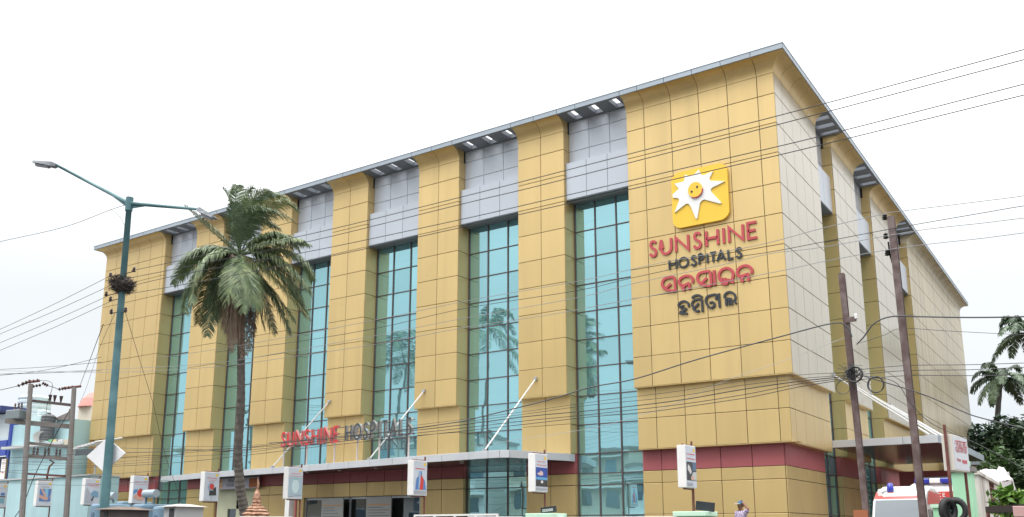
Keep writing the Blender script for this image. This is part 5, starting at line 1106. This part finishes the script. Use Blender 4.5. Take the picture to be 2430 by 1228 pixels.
wire([(2600, 158), (2430, 200), (1950, 323), (1660, 391), (1284, 478), (1091, 522), (740, 596), (450, 648), (306, 680)], ly, .008, 'third wire from the top crossing the upper facade', g1)
wire([(2600, 186), (2430, 226), (1950, 344), (1660, 412), (1284, 498), (1091, 541), (740, 618), (450, 673), (304, 698)], ly, .008, 'lowest of the four wires crossing the upper facade', g1)
g2 = 'four wires left of the lamp post'
for i, (yl, ye) in enumerate(((782, 655), (793, 678), (814, 700), (832, 716))): wire([(-80, yl + 34), (0, yl), (130, (yl + ye) / 2 + 3), (262, ye)], ly, .007, ['topmost', 'second', 'third', 'lowest'][i] + ' of four wires rising from the left edge to the nest', g2)
wire([(-60, 590), (0, 574), (150, 540), (258, 500), (300, 486)], ly, .008, 'single dark wire from the left edge to the lamp post head', 'stray wires on the lamp post')
wire([(262, 497), (282, 512), (296, 536)], ly - .1, .006, 'short looping wire below the lamp post head', 'stray wires on the lamp post')
wire([(272, 745), (235, 830), (205, 920), (190, 955)], ly, .007, 'guy wire slanting down-left from the nest', 'stray wires on the lamp post', y2=-6.5)
wire([(297, 740), (330, 850), (365, 965), (392, 1080), (440, 1215)], ly, .007, 'guy wire slanting down-right from the nest with an insulator', 'stray wires on the lamp post', y2=-9)
q = aty(363, 962, ly + 3.5); 
g3 = 'four pale wires from the taller brown pole'
L1 = [(2600, 438), (2430, 465), (2330, 478), (2143, 501), (2098, 508), (1952, 542), (1795, 583), (1585, 621), (1497, 640), (1370, 668), (1100, 716), (900, 758), (700, 797), (510, 830), (370, 850)]
L2 = [(2600, 465), (2430, 489), (2330, 506), (2168, 534), (2070, 552), (1956, 574), (1830, 598), (1700, 618), (1500, 660), (1370, 690), (1100, 733), (900, 778), (700, 812), (510, 836)]
L3 = [(2600, 500), (2430, 518), (2330, 530), (2176, 548), (1952, 587), (1830, 602), (1700, 632), (1500, 674), (1370, 707), (1100, 756), (900, 795), (700, 832), (510, 862), (300, 875), (0, 888)]
L4 = [(2600, 532), (2430, 553), (2330, 566), (2139, 588), (1960, 620), (1869, 640), (1746, 664), (1606, 691), (1450, 720), (1300, 748), (1100, 778), (900, 816), (700, 846), (500, 872), (250, 884), (0, 880)]
for i, P_ in enumerate((L1, L2, L3, L4)): wire(P_, py_ - .1, .0085, ['topmost', 'second', 'third', 'lowest'][i] + ' of the four pale wires passing the taller brown pole', g3, WIREL if i != 1 else WIRE)
g4 = 'black cables on the brown poles'
wire([(1100, 1000), (1300, 950), (1400, 920), (1506, 900), (1650, 855), (1850, 800), (1975, 768), (2008, 775), (2022, 800)], py_ - .15, .017, 'thick black cable sagging left from the shorter brown pole across the corner pier', g4)
wire([(640, 1052), (800, 1040), (950, 1022), (1100, 1000)], py_ - .15, .015, 'left run of the thick black cable above the entrance canopy', g4)
wire([(2033, 818), (2050, 800), (2075, 768), (2115, 752), (2180, 752), (2300, 754), (2430, 752), (2600, 745)], py_ - .15, .017, 'thick black cable looping right from the shorter pole at mid height', g4)
wire([(2040, 890), (2140, 920), (2200, 940), (2280, 975), (2320, 990), (2400, 1010), (2560, 1050)], py_ - .15, .013, 'dark cable dropping right past the rear of the hospital', g4)
wire([(2030, 890), (2120, 905), (2160, 955), (2210, 1005), (2300, 1045), (2360, 1075), (2500, 1150)], py_ - .1, .008, 'thin dark cable dropping steeply right behind the sign box', g4)
for i, (a_, b_, c_) in enumerate(((868, 866, 862), (880, 878, 872), (892, 892, 890))): wire([(2036, a_ + 10), (2150, a_), (2300, b_), (2430, c_), (2600, c_ - 6)], py_ + .1, .008, ['upper', 'middle', 'lower'][i] + ' of three level wires running right from the shorter pole', 'level wires right of the shorter pole')
wire([(2040, 815), (2100, 795), (2140, 780), (2250, 786), (2430, 795), (2600, 800)], py_ + .2, .006, 'thin sagging wire running right just below the thick cable', 'level wires right of the shorter pole')
g5 = 'bundle of cables across the lower facade'
BL = [[(2018, 893), (1900, 905), (1760, 925), (1600, 952), (1400, 975), (1240, 990), (1000, 1020), (760, 1040), (590, 1062), (400, 1072), (200, 1078), (-60, 1092)],
 [(2018, 897), (1900, 911), (1760, 938), (1600, 962), (1400, 984), (1240, 1000), (1000, 1027), (760, 1048), (590, 1068), (400, 1066), (200, 1062), (-60, 1060)],
 [(2018, 890), (1900, 899), (1760, 915), (1600, 942), (1400, 962), (1240, 984), (1000, 1014), (760, 1046), (590, 1074), (400, 1085), (200, 1090), (-60, 1104)],
 [(2018, 899), (1900, 918), (1790, 941), (1695, 956), (1540, 978), (1400, 990), (1240, 1008), (1000, 1034), (760, 1060), (590, 1080), (400, 1100), (200, 1110), (-60, 1122)],
 [(2018, 884), (1900, 890), (1760, 905), (1600, 930), (1400, 955), (1240, 978), (1000, 1008), (760, 1036), (590, 1058), (400, 1060)]]
for i, P_ in enumerate(BL): wire(P_, py_ - .2 - .05 * i, [.012, .009, .007, .009, .006][i], ['heaviest dark cable', 'second dark cable', 'thin upper wire', 'drooping lowest cable', 'faint topmost wire'][i] + ' of the bundle across the lower facade', g5)
g6 = 'low wires at the left edge'
for i, (a_, b_, c_) in enumerate(((880, 872, 860), (890, 886, 880), (897, 880, 848), (925, 915, 912))):
    if i < 3: wire([(-60, a_), (100, b_), (240, c_)], -8, .012, ['highest', 'middle', 'slanting'][i] + ' thin wire in the sky above the left neighbours', g6)
wire([(-60, 935), (0, 926), (40, 917)], hy - .4, .02, 'conductor reaching the insulators of the twin pole frame from the left', g6)
wire([(114, 916), (126, 919), (138, 924)], hy - .4, .02, 'short conductor between the two tops of the twin pole frame', g6)
wire([(94, 903), (118, 906), (124, 920), (112, 960), (108, 1000)], hy - .4, .014, 'drooping jumper wire from the twin pole frame top', g6)
wire([(190, 915), (215, 850), (245, 770)], hy, .012, 'taut wire rising right from the twin pole frame to the nest', g6, y2=ly)
wire([(165, 975), (145, 1010), (120, 1055), (82, 1130), (56, 1195), (35, 1228)], hy - .3, .022, 'dark stay wire crossing the twin pole frame diagonally', g6)
for i, py0 in enumerate((1096, 1102, 1124, 1148)): wire([(-60, py0 - 8), (60, py0), (160, py0 + 4), (250, py0 + 2), (400, py0 - 8)], -12 - .1 * i, .007, ['first', 'second', 'third', 'fourth'][i] + ' low wire from the top running past the twin pole frame', 'low street wires at the left')
wire([(1120, 1060), (1240, 1042), (1400, 1018), (1470, 1000), (1600, 960), (1720, 905), (1850, 860), (2010, 800)], -10.4, .0055, 'faint thin wire rising from the canopy to the shorter brown pole', g4, WIREL)

# ================================================================ person by the corner
def skin_person():
    hp = at(1757, 1193, 28.0); zg = .75; k = (hp.z - zg) / 1.72
    t = thing('person', (hp.x, hp.y, zg), 'person in purple patterned shirt holding a blue cap on with one raised arm', 'person', rz=radians(-25))
    t.scale = (k, k, k)
    V = {'pel': (0, 0, .95, .15, .11), 'wa': (0, 0, 1.12, .135, .10), 'ch': (0, .0, 1.32, .165, .12), 'nk0': (0, 0, 1.44, .08, .07), 'nk': (0, -.01, 1.50, .055, .055), 'hd0': (0, -.02, 1.57, .075, .085), 'hd': (0, -.01, 1.645, .085, .1), 'hd1': (0, 0, 1.70, .06, .075),
         'shl': (-.17, 0, 1.40, .07, .07), 'ell': (-.24, .02, 1.13, .05, .05), 'wrl': (-.22, -.10, .90, .035, .035), 'hal': (-.21, -.13, .82, .04, .025),
         'shr': (.17, 0, 1.40, .07, .07), 'elr': (.34, -.02, 1.50, .05, .05), 'wrr': (.17, -.03, 1.68, .033, .033), 'har': (.10, -.03, 1.73, .04, .025),
         'hil': (.10, 0, .90, .1, .1), 'knl': (.11, -.01, .50, .065, .065), 'anl': (.12, .02, .09, .045, .045), 'tol': (.13, -.14, .04, .045, .03),
         'hir': (-.10, 0, .90, .1, .1), 'knr': (-.12, -.03, .50, .065, .065), 'anr': (-.13, 0, .09, .045, .045), 'tor': (-.15, -.15, .04, .045, .03)}
    E = [('pel', 'wa'), ('wa', 'ch'), ('ch', 'nk0'), ('nk0', 'nk'), ('nk', 'hd0'), ('hd0', 'hd'), ('hd', 'hd1'), ('ch', 'shl'), ('shl', 'ell'), ('ell', 'wrl'), ('wrl', 'hal'), ('ch', 'shr'), ('shr', 'elr'), ('elr', 'wrr'), ('wrr', 'har'), ('pel', 'hil'), ('hil', 'knl'), ('knl', 'anl'), ('anl', 'tol'), ('pel', 'hir'), ('hir', 'knr'), ('knr', 'anr'), ('anr', 'tor')]
    def grow(name, keys, edges, m, add=0., rootk='pel', sub=2):
        ks = list(keys); me = bpy.data.meshes.new(name); me.from_pydata([V[q][:3] for q in ks], [(ks.index(a), ks.index(b)) for a, b in edges if a in ks and b in ks], [])
        o = bpy.data.objects.new(name, me); col.objects.link(o); o.parent = t; me.materials.append(m)
        o.modifiers.new('skin', 'SKIN'); sv = me.skin_vertices[0].data
        for i, q in enumerate(ks): sv[i].radius = (V[q][3] + add, V[q][4] + add); sv[i].use_root = (q == rootk)
        s = o.modifiers.new('sub', 'SUBSURF'); s.levels = s.render_levels = sub; return o
    SKN = mat('brown_skin', (.22, .105, .06), .6); grow('body', V.keys(), E, SKN)
    SHM = mat('patterned_shirt', (.30, .20, .42), .8, color2=(.62, .58, .66), vscale=26, var=.3)
    grow('shirt', ['wa', 'ch', 'nk0', 'shl', 'ell', 'shr', 'elr'], E, SHM, .018, 'ch'); grow('trousers', ['pel', 'hil', 'knl', 'anl', 'hir', 'knr', 'anr'], E, mat('dark_trousers', (.03, .03, .045), .8), .016)
    mb = MB(); mb.lathe([(.09, 0), (.098, .04), (.085, .10), (.03, .13)], 14, (0, .015, 1.66)); mb.build('cap', mat('blue_cap', (.06, .17, .28), .7), t, local=True, smooth=True)
    mb = MB(); mb.box((-.07, -.2, 1.668), (.07, -.07, 1.683)); mb.build('cap_peak', WHT, t, local=True, bevel=.01)
    mb = MB(); mb.lathe([(.075, 0), (.094, .04), (.095, .10)], 14, (0, .02, 1.585)); mb.build('hair', BLACK, t, local=True, smooth=True)
    mb = MB(); mb.lathe([(.004, -.02), (.02, -.01), (.012, .02)], 8, (0, -.115, 1.61)); mb.build('nose', SKN, t, local=True)
    for s_ in (-1, 1):
        mb = MB(); mb.lathe([(.003, -.008), (.011, 0), (.003, .008)], 8, (s_ * .032, -.098, 1.645)); mb.build('eye', BLACK, t, local=True)
        mb = MB(); mb.lathe([(.006, -.03), (.016, 0), (.006, .03)], 8, (s_ * .088, .0, 1.62)); mb.build('ear', SKN, t, local=True)
    mb = MB(); mb.box((-.025, -.108, 1.567), (.025, -.098, 1.575)); mb.build('mouth', mat('lips', (.16, .05, .04), .6), t, local=True)
    for hk, dr in (('har', Vector((-1, -.15, .25))), ('hal', Vector((0, -.3, -1)))):
        c = Vector(V[hk][:3]); dr = dr.normalized(); sd_ = dr.cross(Vector((0, 1, .2))).normalized()
        for k, ln in enumerate((.07, .08, .075, .06)):
            b0_ = c + dr * .03 + sd_ * (k - 1.5) * .02; mb = MB(); mb.tube([b0_, b0_ + dr * ln * .5, b0_ + dr * ln * .9 + Vector((0, -.012, -.02))], [.0095, .009, .007], 6); mb.build('finger', SKN, t, local=True)
        mb = MB(); b0_ = c - sd_ * .035; mb.tube([b0_, b0_ - sd_ * .03 + dr * .03, b0_ - sd_ * .03 + dr * .055], [.011, .01, .008], 6); mb.build('thumb', SKN, t, local=True)
skin_person()

# ================================================================ the other side of the street (seen mirrored in the glass)
def far_side(x0, x1, y0, h, m, label, nfl, nw, seed):
    r_ = random.Random(seed); t = thing('street_building', ((x0 + x1) / 2, y0, 0), label, 'building', 'buildings across the street')
    mb = MB(); mb.box((x0, y0 - 9, 0), (x1, y0, h)); mb.build('wall', m, t)
    mb = MB(); mb.box((x0 - .2, y0 - 9.2, h + .002), (x1 + .2, y0 + .25, h + .35)); mb.build('roof_slab', CONC, t)
    w_ = (x1 - x0) / nw
    for f in range(nfl):
        z = 1. + f * (h / nfl)
        for k in range(nw):
            a = x0 + w_ * (k + .25); mb = MB(); mb.box((a, y0 + .001, z), (a + w_ * .5, y0 + .05, z + h / nfl * .5)); mb.build('window', DGLASS if (k + f) % 3 else GB, t)
        mb = MB(); mb.box((x0, y0 + .002, z + h / nfl * .58), (x1, y0 + .7, z + h / nfl * .63)); mb.build('ledge', WHT, t)
PK = mat('far_cream', (.5, .46, .38), .85, var=.08)
far_side(-31, -21, -46, 7.2, mat('far_white', (.62, .64, .64), .85, var=.06), 'white two-storey house across the street, mirrored beside the corner pier', 2, 4, 1)
far_side(-20, -10, -44, 5.4, CYAN, 'low cyan shop across the street behind the camera', 1, 4, 2)
far_side(-47, -33, -50, 9.5, PK, 'cream three-storey block across the street', 3, 5, 3)
far_side(-66, -50, -48, 12, mat('far_white', (.62, .64, .64), .85), 'tall white block across the street at the left', 4, 5, 4)
far_side(-90, -70, -50, 8, PK, 'long cream building far left across the street', 2, 7, 5)
far_side(-8, 4, -48, 8, PK, 'cream house directly behind the camera', 2, 4, 6)
far_side(16, 34, -46, 9, mat('far_white', (.62, .64, .64), .85), 'white house behind the camera to the right', 3, 6, 7)
def street_palm(x, y, h, label, seed, R_=3.6):
    r2 = random.Random(seed); t = thing('coconut_palm', (x, y, 0), label, 'palm tree', 'palms across the street'); c = Vector((x + 1, y, h)); trunk([Vector((x, y, 0)), Vector((x + .3, y, h * .5)), c], .25, .14, t, seg=16)
    for k in range(22):
        az = 2 * pi * k / 22 + r2.uniform(-.2, .2); el = r2.choice([.9, .5, .1, -.2]); dr = Vector((cos(az) * cos(el), sin(az) * cos(el), sin(el))); tip = c + dr * R_ + Vector((0, 0, -R_ * .5)); frond(bez(c, c + dr * R_ * .75 + Vector((0, 0, R_ * .15)), tip, 8), 46, 1., PALMD, t, r2, .9, lw=.05)
street_palm(-63.7, -50, 22.5, 'tall palm across the street mirrored in the middle glass bay', 51, 5.5)
street_palm(-51.3, -50, 24.5, 'taller palm across the street mirrored in the second glass bay from the corner', 52, 5.)
for k, x in enumerate((-28, 6, 22, -42, 38)): tree('street_tree', (x, -58 if k % 2 else -54, 0), 9 + k % 3 * 2, (4, 3, 3.2), 2200, .35, [LF1, LF2], ['first', 'second', 'third', 'fourth', 'fifth'][k] + ' leafy tree rising behind the houses across the street', 60 + k, group='trees across the street', clumps=9)
